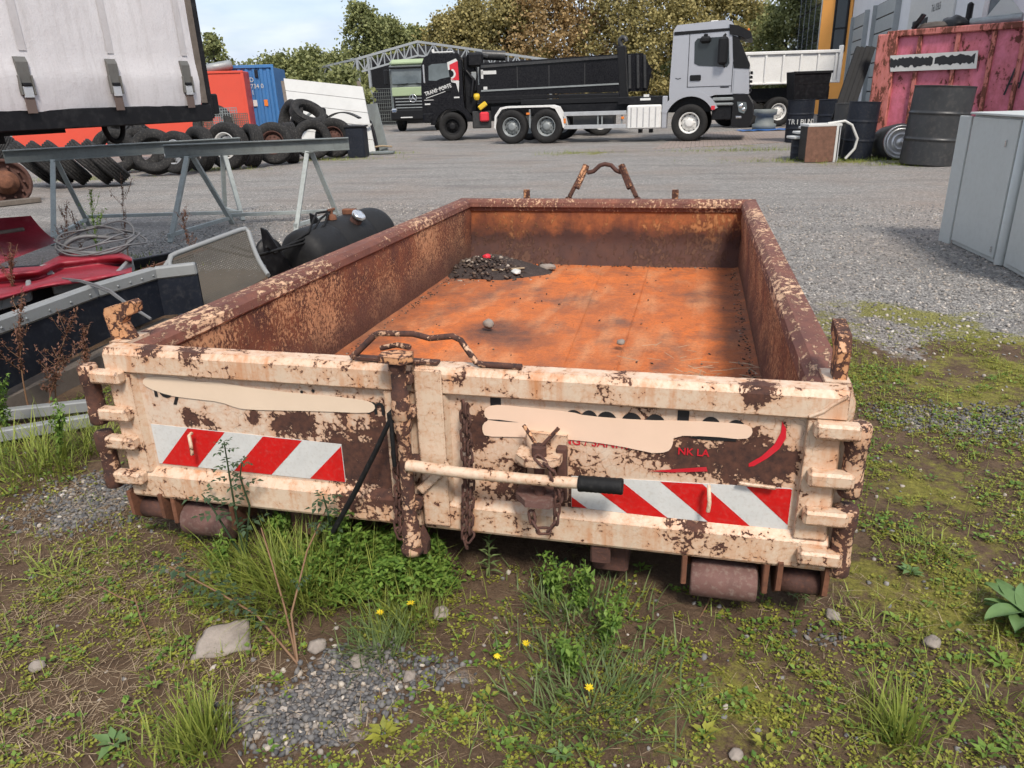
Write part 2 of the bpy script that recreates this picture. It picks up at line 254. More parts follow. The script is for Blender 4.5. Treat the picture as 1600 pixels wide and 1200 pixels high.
# ------------------------------------------------------------------ mesh builder
def frame(p0, p1):
    z = (p1-p0).normalized(); x = z.orthogonal().normalized(); return x, z.cross(x), z
class MB:
    def __init__(s): s.v = []; s.f = []; s.mi = []; s.sm = []
    def add(s, vs, fs, m=0, smooth=False):
        o = len(s.v); s.v += [tuple(v) for v in vs]; s.f += [tuple(i+o for i in f) for f in fs]; s.mi += [m]*len(fs); s.sm += [smooth]*len(fs); return s
    def box(s, c, size, m=0, b=0., rot=None):
        hx, hy, hz = (max(q, 1e-4)/2 for q in size); b = min(b, hx*.9, hy*.9, hz*.9); c = Vector(c); vs = []; fs = []
        if b <= 0:
            vs = [Vector((x, y, z)) for x in (-hx, hx) for y in (-hy, hy) for z in (-hz, hz)]
            fs = [(0, 1, 3, 2), (4, 6, 7, 5), (0, 4, 5, 1), (2, 3, 7, 6), (0, 2, 6, 4), (1, 5, 7, 3)]
        else:
            idx = {}
            for sx in (-1, 1):
                for sy in (-1, 1):
                    for sz in (-1, 1):
                        for ax in range(3):
                            p = [sx*(hx-b), sy*(hy-b), sz*(hz-b)]; p[ax] = (sx*hx, sy*hy, sz*hz)[ax]
                            idx[sx, sy, sz, ax] = len(vs); vs.append(Vector(p))
            g = lambda a, i, j, k: idx[(i, j, k)+(a,)]
            for q in (-1, 1):
                fs += [(g(0, q, -1, -1), g(0, q, 1, -1), g(0, q, 1, 1), g(0, q, -1, 1)), (g(1, -1, q, -1), g(1, 1, q, -1), g(1, 1, q, 1), g(1, -1, q, 1)), (g(2, -1, -1, q), g(2, 1, -1, q), g(2, 1, 1, q), g(2, -1, 1, q))]
            for i in (-1, 1):
                for j in (-1, 1):
                    fs += [(g(0, i, j, -1), g(0, i, j, 1), g(1, i, j, 1), g(1, i, j, -1)), (g(0, i, -1, j), g(0, i, 1, j), g(2, i, 1, j), g(2, i, -1, j)), (g(1, -1, i, j), g(1, 1, i, j), g(2, 1, i, j), g(2, -1, i, j))]
                    for k in (-1, 1): fs.append((g(0, i, j, k), g(1, i, j, k), g(2, i, j, k)))
        if rot is not None: vs = [rot @ v for v in vs]
        return s.add([v+c for v in vs], fs, m)
    def beam(s, p0, p1, wd, h, m=0, b=0., up=(0, 0, 1)):
        p0, p1 = Vector(p0), Vector(p1); x = (p1-p0); l = x.length; x.normalize(); y = Vector(up).cross(x)
        if y.length < 1e-3: y = Vector((0, 1, 0)).cross(x)
        y.normalize(); z = x.cross(y); rot = Matrix((x, y, z)).transposed()
        return s.box((p0+p1)/2, (l, wd, h), m, b, rot)
    def tube(s, pts, r, n=8, m=0, caps=True, smooth=True):
        pts = [Vector(p) for p in pts]; k = len(pts); rr = r if hasattr(r, '__len__') else [r]*k; vs = []; fs = []; x = None
        for i, p in enumerate(pts):
            t = (pts[min(i+1, k-1)]-pts[max(i-1, 0)]).normalized()
            if x is None: x = t.orthogonal().normalized()
            else: x = (x-t*x.dot(t)).normalized()
            y = t.cross(x)
            for j in range(n):
                a = 2*math.pi*j/n; vs.append(p+(x*math.cos(a)+y*math.sin(a))*rr[i])
        for i in range(k-1):
            for j in range(n): fs.append((i*n+j, i*n+(j+1) % n, (i+1)*n+(j+1) % n, (i+1)*n+j))
        s.add(vs, fs, m, smooth)
        if caps: s.add([vs[j] for j in range(n)], [tuple(range(n))[::-1]], m); s.add(vs[-n:], [tuple(range(n))], m)
        return s
    def lathe(s, prof, p0=(0, 0, 0), axis=(0, 0, 1), n=24, m=0, smooth=True, closed=False, ms=None):
        """prof: (radius, height along axis)"""
        z = Vector(axis).normalized(); x = z.orthogonal().normalized(); y = z.cross(x); p0 = Vector(p0); k = len(prof)
        vs = [p0+z*h+(x*math.cos(2*math.pi*j/n)+y*math.sin(2*math.pi*j/n))*r for (r, h) in prof for j in range(n)]
        rng_ = range(k if closed else k-1)
        for i in rng_:
            a, b = i, (i+1) % k; s.add([], [], 0)
        fs = [(i*n+j, i*n+(j+1) % n, ((i+1) % k)*n+(j+1) % n, ((i+1) % k)*n+j) for i in rng_ for j in range(n)]
        s.add(vs, fs, m, smooth)
        if ms:
            for i in rng_:
                for j in range(n): s.mi[-len(fs)+i*n+j] = ms[i]
        return s
    def prism(s, poly, a0, a1, axis=1, m=0, smooth=False):
        """polygon in the two other axes, extruded from a0 to a1 along axis (1 = local y)"""
        def P(u, v, a): return (u, a, v) if axis == 1 else ((a, u, v) if axis == 0 else (u, v, a))
        k = len(poly); vs = [P(u, v, a0) for u, v in poly]+[P(u, v, a1) for u, v in poly]
        s.add(vs, [(i, (i+1) % k, k+(i+1) % k, k+i) for i in range(k)], m, smooth)
        return s.add(vs, [tuple(range(k))[::-1], tuple(range(k, 2*k))], m)
    def grid(s, fn, nu, nv, m=0, smooth=True):
        vs = [fn(i/nu, j/nv) for i in range(nu+1) for j in range(nv+1)]
        return s.add(vs, [(i*(nv+1)+j, (i+1)*(nv+1)+j, (i+1)*(nv+1)+j+1, i*(nv+1)+j+1) for i in range(nu) for j in range(nv)], m, smooth)
    def mesh(s, name, mats):
        me = bpy.data.meshes.new(name); me.from_pydata(s.v, [], s.f)
        for m in (mats if isinstance(mats, (list, tuple)) else [mats]): me.materials.append(M[m] if isinstance(m, str) else m)
        me.polygons.foreach_set('material_index', s.mi); me.polygons.foreach_set('use_smooth', s.sm); me.update(); return me
    def build(s, name, mats, parent=None, loc=None, rz=0., rot=None):
        o = bpy.data.objects.new(name, s.mesh(name, mats)); COL.objects.link(o); o.parent = parent
        if loc is not None: o.location = loc
        o.rotation_euler = rot if rot is not None else (0, 0, rz); return o
def tag(o, label, cat=None, group=None, kind=None):
    o['label'] = label
    if cat: o['category'] = cat
    if group: o['group'] = group
    if kind: o['kind'] = kind
    return o
def thing(name, label, cat, loc=(0, 0, 0), rz=0., group=None, rot=None):
    o = bpy.data.objects.new(name, None); COL.objects.link(o); o.empty_display_size = .2; o.location = loc
    o.rotation_euler = rot if rot is not None else (0, 0, rz); return tag(o, label, cat, group)
def part(name, mat, parent, fn):
    b = MB(); fn(b); return b.build(name, mat, parent)
def bx(name, mat, parent, c, size, b=.0, rot=None): return MB().box(c, size, 0, b, rot).build(name, mat, parent)
def copy_tree(o, parent=None):
    c = o.copy(); COL.objects.link(c); c.parent = parent
    for ch in list(o.children): copy_tree(ch, c)
    return c
def share(name, me, parent, loc, rot=(0, 0, 0), sc=None):
    o = bpy.data.objects.new(name, me); COL.objects.link(o); o.parent = parent; o.location = loc; o.rotation_euler = rot
    if sc: o.scale = sc
    return o
def text(name, body, size, mat, parent, loc, rot, extrude=.0006, shear=0., bold=0., align='LEFT', sx=1.):
    c = bpy.data.curves.new(name, 'FONT'); c.body = body; c.size = size; c.extrude = extrude; c.shear = shear; c.offset = bold; c.align_x = align; c.resolution_u = 3
    t = bpy.data.objects.new(name+'_tmp', c); COL.objects.link(t); dg = bpy.context.evaluated_depsgraph_get()
    me = bpy.data.meshes.new_from_object(t.evaluated_get(dg)); bpy.data.objects.remove(t); me.name = name; me.materials.clear(); me.materials.append(M[mat])
    o = bpy.data.objects.new(name, me); COL.objects.link(o); o.parent = parent; o.location = loc; o.rotation_euler = rot; o.scale = (sx, 1, 1); return o
def scatter(name, mat, base_v, base_f, mats44, parent=None):
    """many copies of one small shape joined in a single mesh; mats44: (N,3,4)"""
    bv = np.asarray(base_v, float); N = len(mats44); V = np.einsum('nij,kj->nki', mats44[:, :, :3], bv)+mats44[:, None, :, 3]
    k = len(bv); nf = len(base_f); ln = np.array([len(f) for f in base_f]); flat = np.concatenate([np.array(f) for f in base_f])
    idx = (flat[None, :]+(np.arange(N)*k)[:, None]).ravel(); return npmesh(name, mat, V.reshape(-1, 3), idx, np.tile(ln, N), parent)
def npmesh(name, mat, V, idx, ln, parent=None, smooth=False):
    me = bpy.data.meshes.new(name); me.vertices.add(len(V)); me.vertices.foreach_set('co', np.ascontiguousarray(V, dtype=np.float32).ravel())
    me.loops.add(len(idx)); me.loops.foreach_set('vertex_index', idx.astype(np.int32)); me.polygons.add(len(ln))
    st = np.concatenate([[0], np.cumsum(ln)[:-1]]); me.polygons.foreach_set('loop_start', st.astype(np.int32))
    if smooth: me.polygons.foreach_set('use_smooth', np.ones(len(ln), bool))
    me.update(calc_edges=True); me.validate(); me.materials.append(M[mat] if isinstance(mat, str) else mat)
    o = bpy.data.objects.new(name, me); COL.objects.link(o); o.parent = parent; return o
def rotmats(n, tilt=.4, az=None):
    """random rotations: azimuth and a limited tilt"""
    a = rng.uniform(0, 2*np.pi, n) if az is None else az; t = rng.normal(0, tilt, n); u = rng.normal(0, tilt, n)
    ca, sa, ct, st, cu, su = np.cos(a), np.sin(a), np.cos(t), np.sin(t), np.cos(u), np.sin(u); z = np.zeros(n); o = np.ones(n)
    A = np.stack([ca, -sa, z, sa, ca, z, z, z, o], -1).reshape(n, 3, 3); B = np.stack([o, z, z, z, ct, -st, z, st, ct], -1).reshape(n, 3, 3)
    Cc = np.stack([cu, z, su, z, o, z, -su, z, cu], -1).reshape(n, 3, 3); return A @ B @ Cc
def m34(Rm, sc, P):
    sc = np.asarray(sc, float); Rm = Rm*(sc[:, None, None] if sc.ndim == 1 else sc[:, None, :]); return np.concatenate([Rm, np.asarray(P)[:, :, None]], 2)
# ================================================================== ground
def vn(x, y, s, o=0.): return mnoise.noise(Vector((x*s+o, y*s-o, o*.7)))
def gz(x, y):
    d = math.hypot(x, y)
    k = max(0., 1-max(0., d-3)/6)
    z = k*(.018*vn(x, y, 1.3)+.010*vn(x, y, 4.1, 3))
    z += .05*math.exp(-((x/1.6)**2+((y-.5)/.55)**2))                         # soil heaped under the tailgate
    z += .05*math.exp(-(((x+.45)/.3)**2+((y-.12)/.16)**2))
    return z
def sstep(a, b, v): t = min(1, max(0, (v-a)/(b-a))); return t*t*(3-2*t)
def masks(x, y):
    """soil (weedy earth) against gravel, moss"""
    w1 = .45*vn(x, y, .8, 5)+.25*vn(x, y, 2.7, 9)
    if x > 0: lim = 3.2+w1*1.6
    else: lim = 4.4+w1*1.5
    soil = 1-sstep(lim-.5, lim+.5, y)
    soil *= 1-sstep(4.2, 6.5, -x)*(1-sstep(-1, 1.0, -y))
    gp = 0.
    for (cx, cy, rx, ry, k) in ((-.12, -.46, .20, .18, .85), (-.22, -.62, .20, .13, .85), (-1.6, .25, .4, .3, .6), (2.1, 1.7, .6, .25, .55), (2.6, 1.1, .4, .2, .4), (1.15, -.02, .10, .06, .5), (.05, -.38, .2, .08, .6)):
        gp = max(gp, k*math.exp(-(((x-cx)/rx)**2+((y-cy)/ry)**2)))
    soil *= 1-min(1, gp*1.3)*(.75+.4*vn(x, y, 5, 2))
    moss = 0.
    for (cx, cy, rx, ry, k) in ((2.1, 3.45, 1.1, .5, 1.), (3.2, 3.1, 1.2, .5, 1.), (1.6, 2.6, .5, .6, .7), (-2.5, 18.6, 1.3, .7, .9), (1.5, 20.4, 2.2, .45, .7), (3.6, 15.3, 2.2, .7, .75), (5.2, 14.6, 1.6, .6, .9), (1.8, 18.6, 1.6, .5, .5), (-9.6, 17.6, 2.2, .55, .7), (-11.6, 15.4, 1.7, .7, .7), (-13.5, 13.2, 1.6, .7, .8), (-8.3, 20.0, 1.2, .5, .6), (2.4, 16.6, 1.5, .8, .5), (1.6, .6, 1.3, 1.0, .75), (2.4, 2.4, 1.4, .9, .75), (1.2, -.3, 1., .5, .6), (-.9, -.3, .7, .6, .6), (.3, -.3, .8, .6, .42)):
        moss = max(moss, k*math.exp(-(((x-cx)/rx)**2+((y-cy)/ry)**2)))
    moss *= .75+.8*vn(x, y, 2.2, 4)+.5*vn(x, y, 6., 1)
    return min(1, max(0, soil)), min(1, max(0, moss)), min(1, max(0, gp))
def axis_pts(lo, hi, step, far):
    a = list(np.arange(lo, hi+1e-6, step)); g = step
    while a[-1] < far: g = min(g*1.22, 40); a.append(a[-1]+g)
    g = step
    while a[0] > -far: g = min(g*1.22, 40); a.insert(0, a[0]-g)
    return a
gx = axis_pts(-2.6, 3.6, .05, 450); gy = axis_pts(-1.4, 4.6, .05, 450)
# keep a medium density where the grass strips lie
def refine(a, lo, hi, step):
    o = []
    for p, q in zip(a, a[1:]):
        o.append(p)
        if q > lo and p < hi and q-p > step: k = int(math.ceil((q-p)/step)); o += [p+(q-p)*i/k for i in range(1, k)]
    return o+[a[-1]]
gx = refine(gx, -16, 8, .35); gy = refine(gy, 4, 24, .3)
vs = [(x, y, gz(x, y)) for y in gy for x in gx]; nx = len(gx)
fs = [(j*nx+i, j*nx+i+1, (j+1)*nx+i+1, (j+1)*nx+i) for j in range(len(gy)-1) for i in range(nx-1)]
me = bpy.data.meshes.new('ground'); me.from_pydata(vs, [], fs); me.polygons.foreach_set('use_smooth', [True]*len(fs))
at_ = me.color_attributes.new('cover', 'FLOAT_COLOR', 'POINT')
cols = []
for (x, y, z) in vs: a, b, c = masks(x, y) if math.hypot(x, y) < 40 else (0, 0, 0); cols += [a, b, c, 1]
at_.data.foreach_set('color', cols)
n = NT('yard_ground'); at1 = n.new('ShaderNodeAttribute', attribute_name='cover'); cov = n.new('ShaderNodeSeparateColor', {0: at1.outputs['Color']}).outputs
P = n.pos()
v1 = n.vor(42, 'F1', out='Color'); vd = n.vor(42, 'DISTANCE_TO_EDGE'); g1 = n.new('ShaderNodeSeparateColor', {0: v1}).outputs
v2 = n.vor(95, 'F1', out='Color'); g2 = n.new('ShaderNodeSeparateColor', {0: v2}).outputs
gv = n.ramp(g1[0], [(0, (.14, .136, .13)), (.4, (.26, .25, .236)), (.75, (.38, .36, .335)), (.93, (.50, .465, .42)), (1, (.74, .69, .62))])
gv = n.mix(.45, gv, n.ramp(g2[1], [(0, (.15, .143, .135)), (.6, (.34, .32, .30)), (1, (.60, .555, .50))]))
gv = n.mix(n.mr(vd, 0, .12, .55, 0), gv, (.085, .08, .075))
br = n.noise(.35, 6, .62); gv = n.mix(n.mr(br, .45, .68, 0, .5), gv, (.30, .225, .18)); gv = n.mix(n.mr(n.noise(1.1, 5, .6, n.pos((.35, 1.5, 1))), .48, .68, 0, .5), gv, (.15, .14, .135))
so_ = n.mix(n.mr(n.noise(7, 8, .72), .3, .7), (.075, .047, .030), (.16, .105, .066)); so_ = n.mix(n.mr(n.noise(90, 5, .75), .5, .75, 0, .7), so_, (.21, .145, .095)); so_ = n.mix(n.mr(n.noise(38, 6, .7), .48, .7, 0, .6), so_, (.055, .036, .025))
mo = n.mix(n.mr(n.noise(55, 6, .75), .35, .7), (.12, .115, .024), (.33, .31, .062))
sm_ = n.mr(n.ma('ADD', cov[0], n.mr(n.noise(12, 6, .7), .25, .75, -.3, .3)), .4, .6)
mm = n.mr(n.ma('ADD', cov[1], n.mr(n.noise(16, 7, .75), .25, .75, -.45, .45)), .42, .72)
c = n.mix(sm_, gv, so_); c = n.mix(n.ma('MULTIPLY', mm, .85), c, mo)
hb = n.mix(sm_, n.ma('ADD', n.ma('MINIMUM', n.ma('MULTIPLY', vd, 3), .6), n.ma('MULTIPLY', g1[1], .4)), n.noise(70, 6, .75))
me.materials.append(n.end(c, .92, 0, n.bump(hb, .012), .2))
go = bpy.data.objects.new('ground', me); COL.objects.link(go); tag(go, 'grey gravel yard turning to weedy soil in front', kind='structure')
# block-paved apron under the silver truck
n = NT('block_paving'); bk = n.new('ShaderNodeTexBrick', {'Vector': n.pos(), 'Scale': 2.6, 'Color1': (.34, .27, .235, 1), 'Color2': (.27, .22, .195, 1), 'Mortar': (.12, .10, .085, 1), 'Mortar Size': .03, 'Brick Width': .6, 'Row Height': .3})
m_ = n.end(n.mix(n.mr(n.noise(2, 6, .6), .4, .7, 0, .4), bk.outputs[0], (.2, .17, .14)), .9, 0, n.bump(bk.outputs[1], .01))
p = [(-.55, 19.7), (3.1, 21.6), (6.5, 23.4), (9.5, 31), (4.5, 31), (.1, 26.6)]
b = MB(); b.prism(p, -.05, .012, 2); o = b.build('paving', m_); tag(o, 'brown block paving apron beneath the silver truck', kind='structure')

# ================================================================== rust container
root = thing('rolloff_container', 'low open rusty cream rolloff container with red and white striped tailgate', 'container', (0, 0, -.018), rot=(-.0104, .004, 0))
def cs(name, mat, fn, parent=root): return part(name, mat, parent, fn)
LEN = 4.0
# floor: slightly buckled plate
def ffloor(u, v):
    x = -1.06+2.12*u; y = .03+3.9*v; z = .298+.007*vn(x, y, 1.1, 2)+.004*vn(x, y, 4, 6)
    e = min(1.06-abs(x), .5); z += .010*max(0, 1-e/.05)**2
    return (x, y, z)
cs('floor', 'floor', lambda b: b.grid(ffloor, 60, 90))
cs('floor_weld_strip', 'floor', lambda b: b.grid(lambda u, v: (-.02-.10*v+.17*u, 1.2+2.5*v, .305+.006*vn(-.1, 1.2+2.5*v, 1.1, 2)), 3, 24))
for q in ((.40, .05, .40, 3.85),): cs('weld_seam', 'floor', lambda b: b.tube([(q[0]+(q[2]-q[0])*t, q[1]+(q[3]-q[1])*t, .303+.007*vn(q[0]+(q[2]-q[0])*t, q[1]+(q[3]-q[1])*t, 1.1, 2)+.004*vn(q[0]+(q[2]-q[0])*t, q[1]+(q[3]-q[1])*t, 4, 6)) for t in np.linspace(0, 1, 40)], .0025, 5))
# side walls and caps
rail = [(0, .79), (.072, .79), (.098, .768), (.104, .735), (.09, .722), (.078, .70), (0, .70)]
for sgn in (-1, 1):
    def wall(b, s=sgn):
        b.grid(lambda u, v: (s*(1.062-.006*math.sin(v*9)+.004*vn(u*8, v*3, 1.)), .03+3.93*u, .29+.43*v), 40, 6)
        b.box((s*1.11, 2.0, .50), (.06, 3.94, .42))
        for k in range(6): b.box((s*1.135, .45+k*.66, .48), (.055, .08, .44), 0, .008)
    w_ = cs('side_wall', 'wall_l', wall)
    w_['label'] = 'right side wall' if sgn > 0 else 'left side wall with flaking paint inside'
    cs('top_rail', 'rail_rust', lambda b, s=sgn: b.prism([(s*(1.152-u), z) for u, z in rail], .035, LEN-.002, 1))
def fwall(b):
    b.grid(lambda u, v: (-1.06+2.12*u, 3.935-.10*max(0, 1-v/.38)+.006*vn(u*6, v*2, 1), .29+.43*v), 30, 12)
    b.box((0, 3.965, .50), (2.2, .05, .42))
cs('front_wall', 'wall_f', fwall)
cs('top_rail', 'rail_rust', lambda b: b.prism([(LEN-u, z+.002) for u, z in rail], -1.153, 1.153, 0))
# corner posts by the doors
for s in (-1, 1): cs('corner_post', 'cream', lambda b, s=s: b.prism([(s*1.168, .26), (s*1.168, .745), (s*1.15, .80), (s*1.085, .80), (s*1.085, .26)], .036, .15, 1))
# lifting frame at the far end
def bail(b, s, x0, x1):
    if 1:
        b.beam((x0-s*-.0+s*.16, 4.06, .25), (x0, 4.10, .79), .05, .075, 0, .006, (0, 1, 0)); b.beam((x0, 4.10, .79), (x1, 4.16, 1.035), .03, .07, 0, .006, (0, 1, 0))
        b.beam((x0*.8, 4.10, .86), (x1, 4.165, 1.03), .05, .05, 0, .004, (0, 1, 0))
for q in ((-1, -.275, -.148), (1, .262, .130)): cs('lifting_leg', 'hook', lambda b: bail(b, *q))
cs('lifting_bar', 'rust_dark', lambda b: b.tube([(-.14, 4.16, .975), (-.09, 4.16, .985), (-.04, 4.16, 1.03), (0, 4.16, 1.04), (.05, 4.16, 1.03), (.09, 4.16, .99), (.13, 4.16, .975)], .017, 8))
for x in (-.617, .56): bx('stub_post', 'hook', root, (x, 4.06, .79), (.05, .03, .13), .004)
# underframe
cs('runner_beam', 'rust_dark', lambda b: b.box((-.53, 2., .20), (.11, 3.9, .17), 0, .01))
cs('runner_beam', 'rust_dark', lambda b: b.box((.53, 2., .20), (.11, 3.9, .17), 0, .01))
for k in range(6): bx('cross_member', 'rust', root, (0, .25+k*.7, .262), (2.1, .07, .05), .0)
bx('tow_lug', 'rust_dark', root, (.505, .0, .225), (.06, .03, .08), .006)
for s in (-1, 1):
    def brk(b, s=s):
        for x in (.755, .985): b.box((s*x, .04, .215), (.016, .13, .12), 0, .003)
        b.box((s*.87, .05, .262), (.25, .14, .02), 0, .002); b.box((s*.87, .115, .20), (.23, .012, .12))
        for x in (1.02, 1.145): b.prism([(-.04, .275), (.12, .275), (.12, .15), (.03, .13), (-.035, .18)], s*x-.007, s*x+.007, 0)
        b.box((s*1.08, .05, .265), (.14, .14, .018))
    cs('roller_bracket', 'rust', brk)
    cs('roller', 'roller', lambda b, s=s: b.lathe([(0, 0), (.052, 0), (.058, .006), (.058, .184), (.052, .19), (0, .19)], (s*.87-.095, 0.02, .160), (1, 0, 0), 28, 0))
    cs('small_roller', 'rust_dark', lambda b, s=s: b.lathe([(0, 0), (.036, 0), (.036, .11), (0, .11)], (s*1.08-.055, .02, .185), (1, 0, 0), 18, 0))
# doors
YF = -.03
def door(x0, x1, mat, lab, seam):
    d = cs('door', mat, lambda b: b.box(((x0+x1)/2, .008, .535), (x1-x0-.06, .022, .46)))
    d['label'] = lab
    xi0, xi1 = x0+.095, x1-.095
    part('top_bar', 'cream_rail', d, lambda b: b.grid(lambda u, v: None, 0, 0) if False else b.prism([(YF, .722), (YF, .779), (YF+.014, .798), (.032, .800), (.032, .714), (YF+.012, .714)], x0, x1, 0))
    part('bottom_bar', 'cream_rail', d, lambda b: b.prism([(YF, .266), (YF, .342), (YF+.010, .352), (-.004, .368), (.03, .368), (.03, .256), (YF+.006, .256)], x0, x1, 0))
    for (a, c) in ((x0, xi0), (xi1, x1)):
        part('side_bar', 'cream', d, lambda b: b.prism([(a+.002, YF+.002), (c-.010, YF+.002), (c, -.004), (c, .028), (a+.002, .028)], .356, .7135, 2))
    return d
dl = door(-1.128, -.058, 'cream_l', 'left tailgate leaf with a short striped panel', 0)
dr_ = door(-.048, 1.138, 'cream_r', 'right tailgate leaf with a striped panel and a lever', 1)
part('seam_plate', 'cream', dr_, lambda b: b.box((-.004, YF-.006, .535), (.085, .012, .52), 0, .004))
part('gusset', 'cream', dr_, lambda b: (b.beam((-.05, YF-.02, .40), (.05, YF-.02, .50), .03, .012, 0, .003, (0, 1, 0))))
# weld line at the mitred corner
part('weld_bead', 'cream', dr_, lambda b: b.tube([(1.045, YF-.001, .725), (1.08, YF-.003, .745), (1.10, YF-.002, .765), (1.132, YF-.003, .79)], .005, 6))
YP = -.0045       # just proud of the panel face (y = -.003)
def quadstrip(poly, y, b, m=0): b.add([(x, y, z) for x, z in poly], [tuple(range(len(poly)))], m)
def sticker(d, x0, z0, x1, z1, w_, sl, n_, rev, first, zl=None):
    """hazard sheet: white film with slanted red bars cut to its edges"""
    zb = lambda x: z0[0]+(z0[1]-z0[0])*(x-x0)/(x1-x0); zt = lambda x: z1[0]+(z1[1]-z1[0])*(x-x0)/(x1-x0)
    part('warning_panel', 'whitetape', d, lambda b: b.prism([(x0, zb(x0)), (x1, zb(x1)), (x1, zt(x1)), (x0, zt(x0))], YP-.001, YP+.002, 1))
    for k in range(n_):
        a = x0+first+k*2*w_
        lo = [a, a+w_]; hi = [q+sl for q in lo]
        poly = [(lo[0], 0.), (lo[1], 0.), (hi[1], 1.), (hi[0], 1.)]
        def clip(pl, lim, sg):
            o = []
            for i in range(len(pl)):
                p, q = pl[i-1], pl[i]; ip = sg*(p[0]-lim) >= 0; iq = sg*(q[0]-lim) >= 0
                if ip != iq: t = (lim-p[0])/(q[0]-p[0]); o.append((lim, p[1]+(q[1]-p[1])*t))
                if iq: o.append(q)
            return o
        poly = clip(clip(poly, x0+.001, 1), x1-.001, -1)
        if len(poly) > 2: part('red_stripe', 'redtape', d, lambda b: b.add([(x, YP-.0018, (zb(x)+.001)*(1-t)+(zt(x)-.001)*t) for x, t in poly], [tuple(range(len(poly)))]))
sticker(dl, -1.02, (.380, .378), -.322, (.528, .513), .140, .13, 3, 0, .012)
sticker(dr_, .415, (.371, .358), 1.03, (.474, .497), .118, -.145, 4, 1, -.07)
# lettering on both leaves, blanked by flat redaction patches, not by gate paint
def blob(pts, wob=.006):
    """outline of a redaction patch from (x, z, half height)"""
    up = []; lo = []
    xs = np.linspace(0, len(pts)-1, len(pts)*7)
    for q in xs:
        i = min(int(q), len(pts)-2); t = q-i; x = pts[i][0]*(1-t)+pts[i+1][0]*t; z = pts[i][1]*(1-t)+pts[i+1][1]*t; h = pts[i][2]*(1-t)+pts[i+1][2]*t
        up.append((x, z+h+wob*vn(x, 1, 14))); lo.append((x, z-h+wob*vn(x, 5, 11)))
    e0 = pts[0]; e1 = pts[-1]
    c0 = [(e0[0]-e0[2]*.8*math.sin(a), e0[1]-e0[2]*math.cos(a)) for a in np.linspace(.3, 2.8, 6)]
    c1 = [(e1[0]+e1[2]*.8*math.sin(a), e1[1]+e1[2]*math.cos(a)) for a in np.linspace(.3, 2.8, 6)]
    return up, lo, c0, c1
def patch(d, mat, pts, y):
    up, lo, c0, c1 = blob(pts)
    poly = up+c1+lo[::-1]+c0
    part('redaction_patch', mat, d, lambda b: b.prism(poly, y-.0008, y+.001, 1))
RT = (R(90), 0, 0)
def patch_poly(d, mat, poly, y):
    q = []
    for i in range(len(poly)):                                   # soften the corners
        p0, p1, p2 = poly[i-1], poly[i], poly[(i+1) % len(poly)]
        q += [tuple(.25*u+.75*v for u, v in zip(p0, p1)), tuple(.75*u+.25*v for u, v in zip(p1, p2))]
    part('redaction_patch', mat, d, lambda b: b.prism(q, y-.0008, y+.001, 1))
patch_poly(dl, 'patch_l', [(-1.018, .68), (-.998, .701), (-.907, .706), (-.815, .694), (-.736, .700), (-.653, .69), (-.563, .683), (-.453, .679), (-.323, .677), (-.227, .672), (-.195, .662), (-.193, .641), (-.222, .628), (-.373, .624), (-.53, .615), (-.633, .61), (-.675, .612), (-.734, .63), (-.828, .633), (-.923, .638), (-1.003, .662)], YP-.002)
patch_poly(dr_, 'patch_r', [(.152, .653), (.161, .68), (.206, .689), (.301, .685), (.416, .681), (.453, .672), (.611, .671), (.749, .68), (.883, .682), (.907, .674), (.912, .654), (.895, .635), (.803, .638), (.703, .632), (.701, .598), (.688, .579), (.65, .572), (.623, .576), (.545, .587), (.45, .594), (.347, .593), (.241, .589), (.155, .582), (.146, .6), (.149, .624), (.169, .637)], YP-.003)
text('lettering', 'ley', .10, 'ink', dl, (-.985, YP-.0005, .631), RT, bold=.001)
text('lettering', 'i', .075, 'ink', dl, (-.445, YP-.0005, .640), RT, bold=.001); text('lettering', '.', .075, 'ink', dl, (-.405, YP-.0005, .686), RT, bold=.001)
text('lettering', 'm', .085, 'ink', dl, (-.225, YP-.0005, .627), RT, bold=.001)
for (x0, x1, z0, z1) in ((.174, .206, .66, .711), (.710, .741, .66, .708)): part('lettering', 'ink', dr_, lambda b: quadstrip([(x0, z0), (x1, z0), (x1, z1), (x0, z1)], YP-.0006, b))
for x, r, h in ((.42, .028, .032), (.465, .026, .034), (.515, .030, .034), (.585, .03, .036), (.65, .03, .036), (.80, .03, .040), (.867, .028, .036)): part('lettering', 'ink', dr_, lambda b: b.add([(x+r*math.cos(a), YP-.0006, .655+h*math.sin(a)) for a in np.linspace(0, math.pi, 12)], [tuple(range(12))]))
part('lettering', 'ink', dr_, lambda b: quadstrip([(.152, .639), (.20, .636), (.26, .637), (.20, .641)], YP-.0046, b))
part('lettering', 'ink', dr_, lambda b: quadstrip([(.745, .628), (.79, .624), (.871, .626), (.868, .640), (.80, .642)], YP-.0006, b))
text('lettering', 'HEIZUNG / SANITÄR', .036, 'redink', dr_, (.285, YP-.0006, .5775), RT, bold=.0003)
text('lettering', 'NK LA', .030, 'redink', dr_, (.716, YP-.0006, .574), RT, bold=.0005)
part('red_swoosh', 'redink', dr_, lambda b: quadstrip([(.983, .697), (.996, .675), (.998, .647), (.984, .614), (.958, .585), (.923, .556), (.91, .553), (.909, .563), (.941, .589), (.970, .626), (.984, .665)], YP-.0007, b))
part('red_line', 'redink', dr_, lambda b: quadstrip([(.637, .514), (.705, .516), (.801, .529), (.797, .543)], YP-.0030, b))
# small welded tabs and bent strip
for (x, z) in ((-.845, .49), (.807, .465)): part('hook_tab', 'cream', root, lambda b: b.tube([(x, -.03, z+.03), (x, -.045, z+.028), (x+.004, -.05, z-.01), (x+.002, -.05, z-.04)], .006, 6))
part('bent_strip', 'cream', root, lambda b: b.beam((.885, -.02, .508), (.985, -.025, .505), .012, .010, 0, .003))
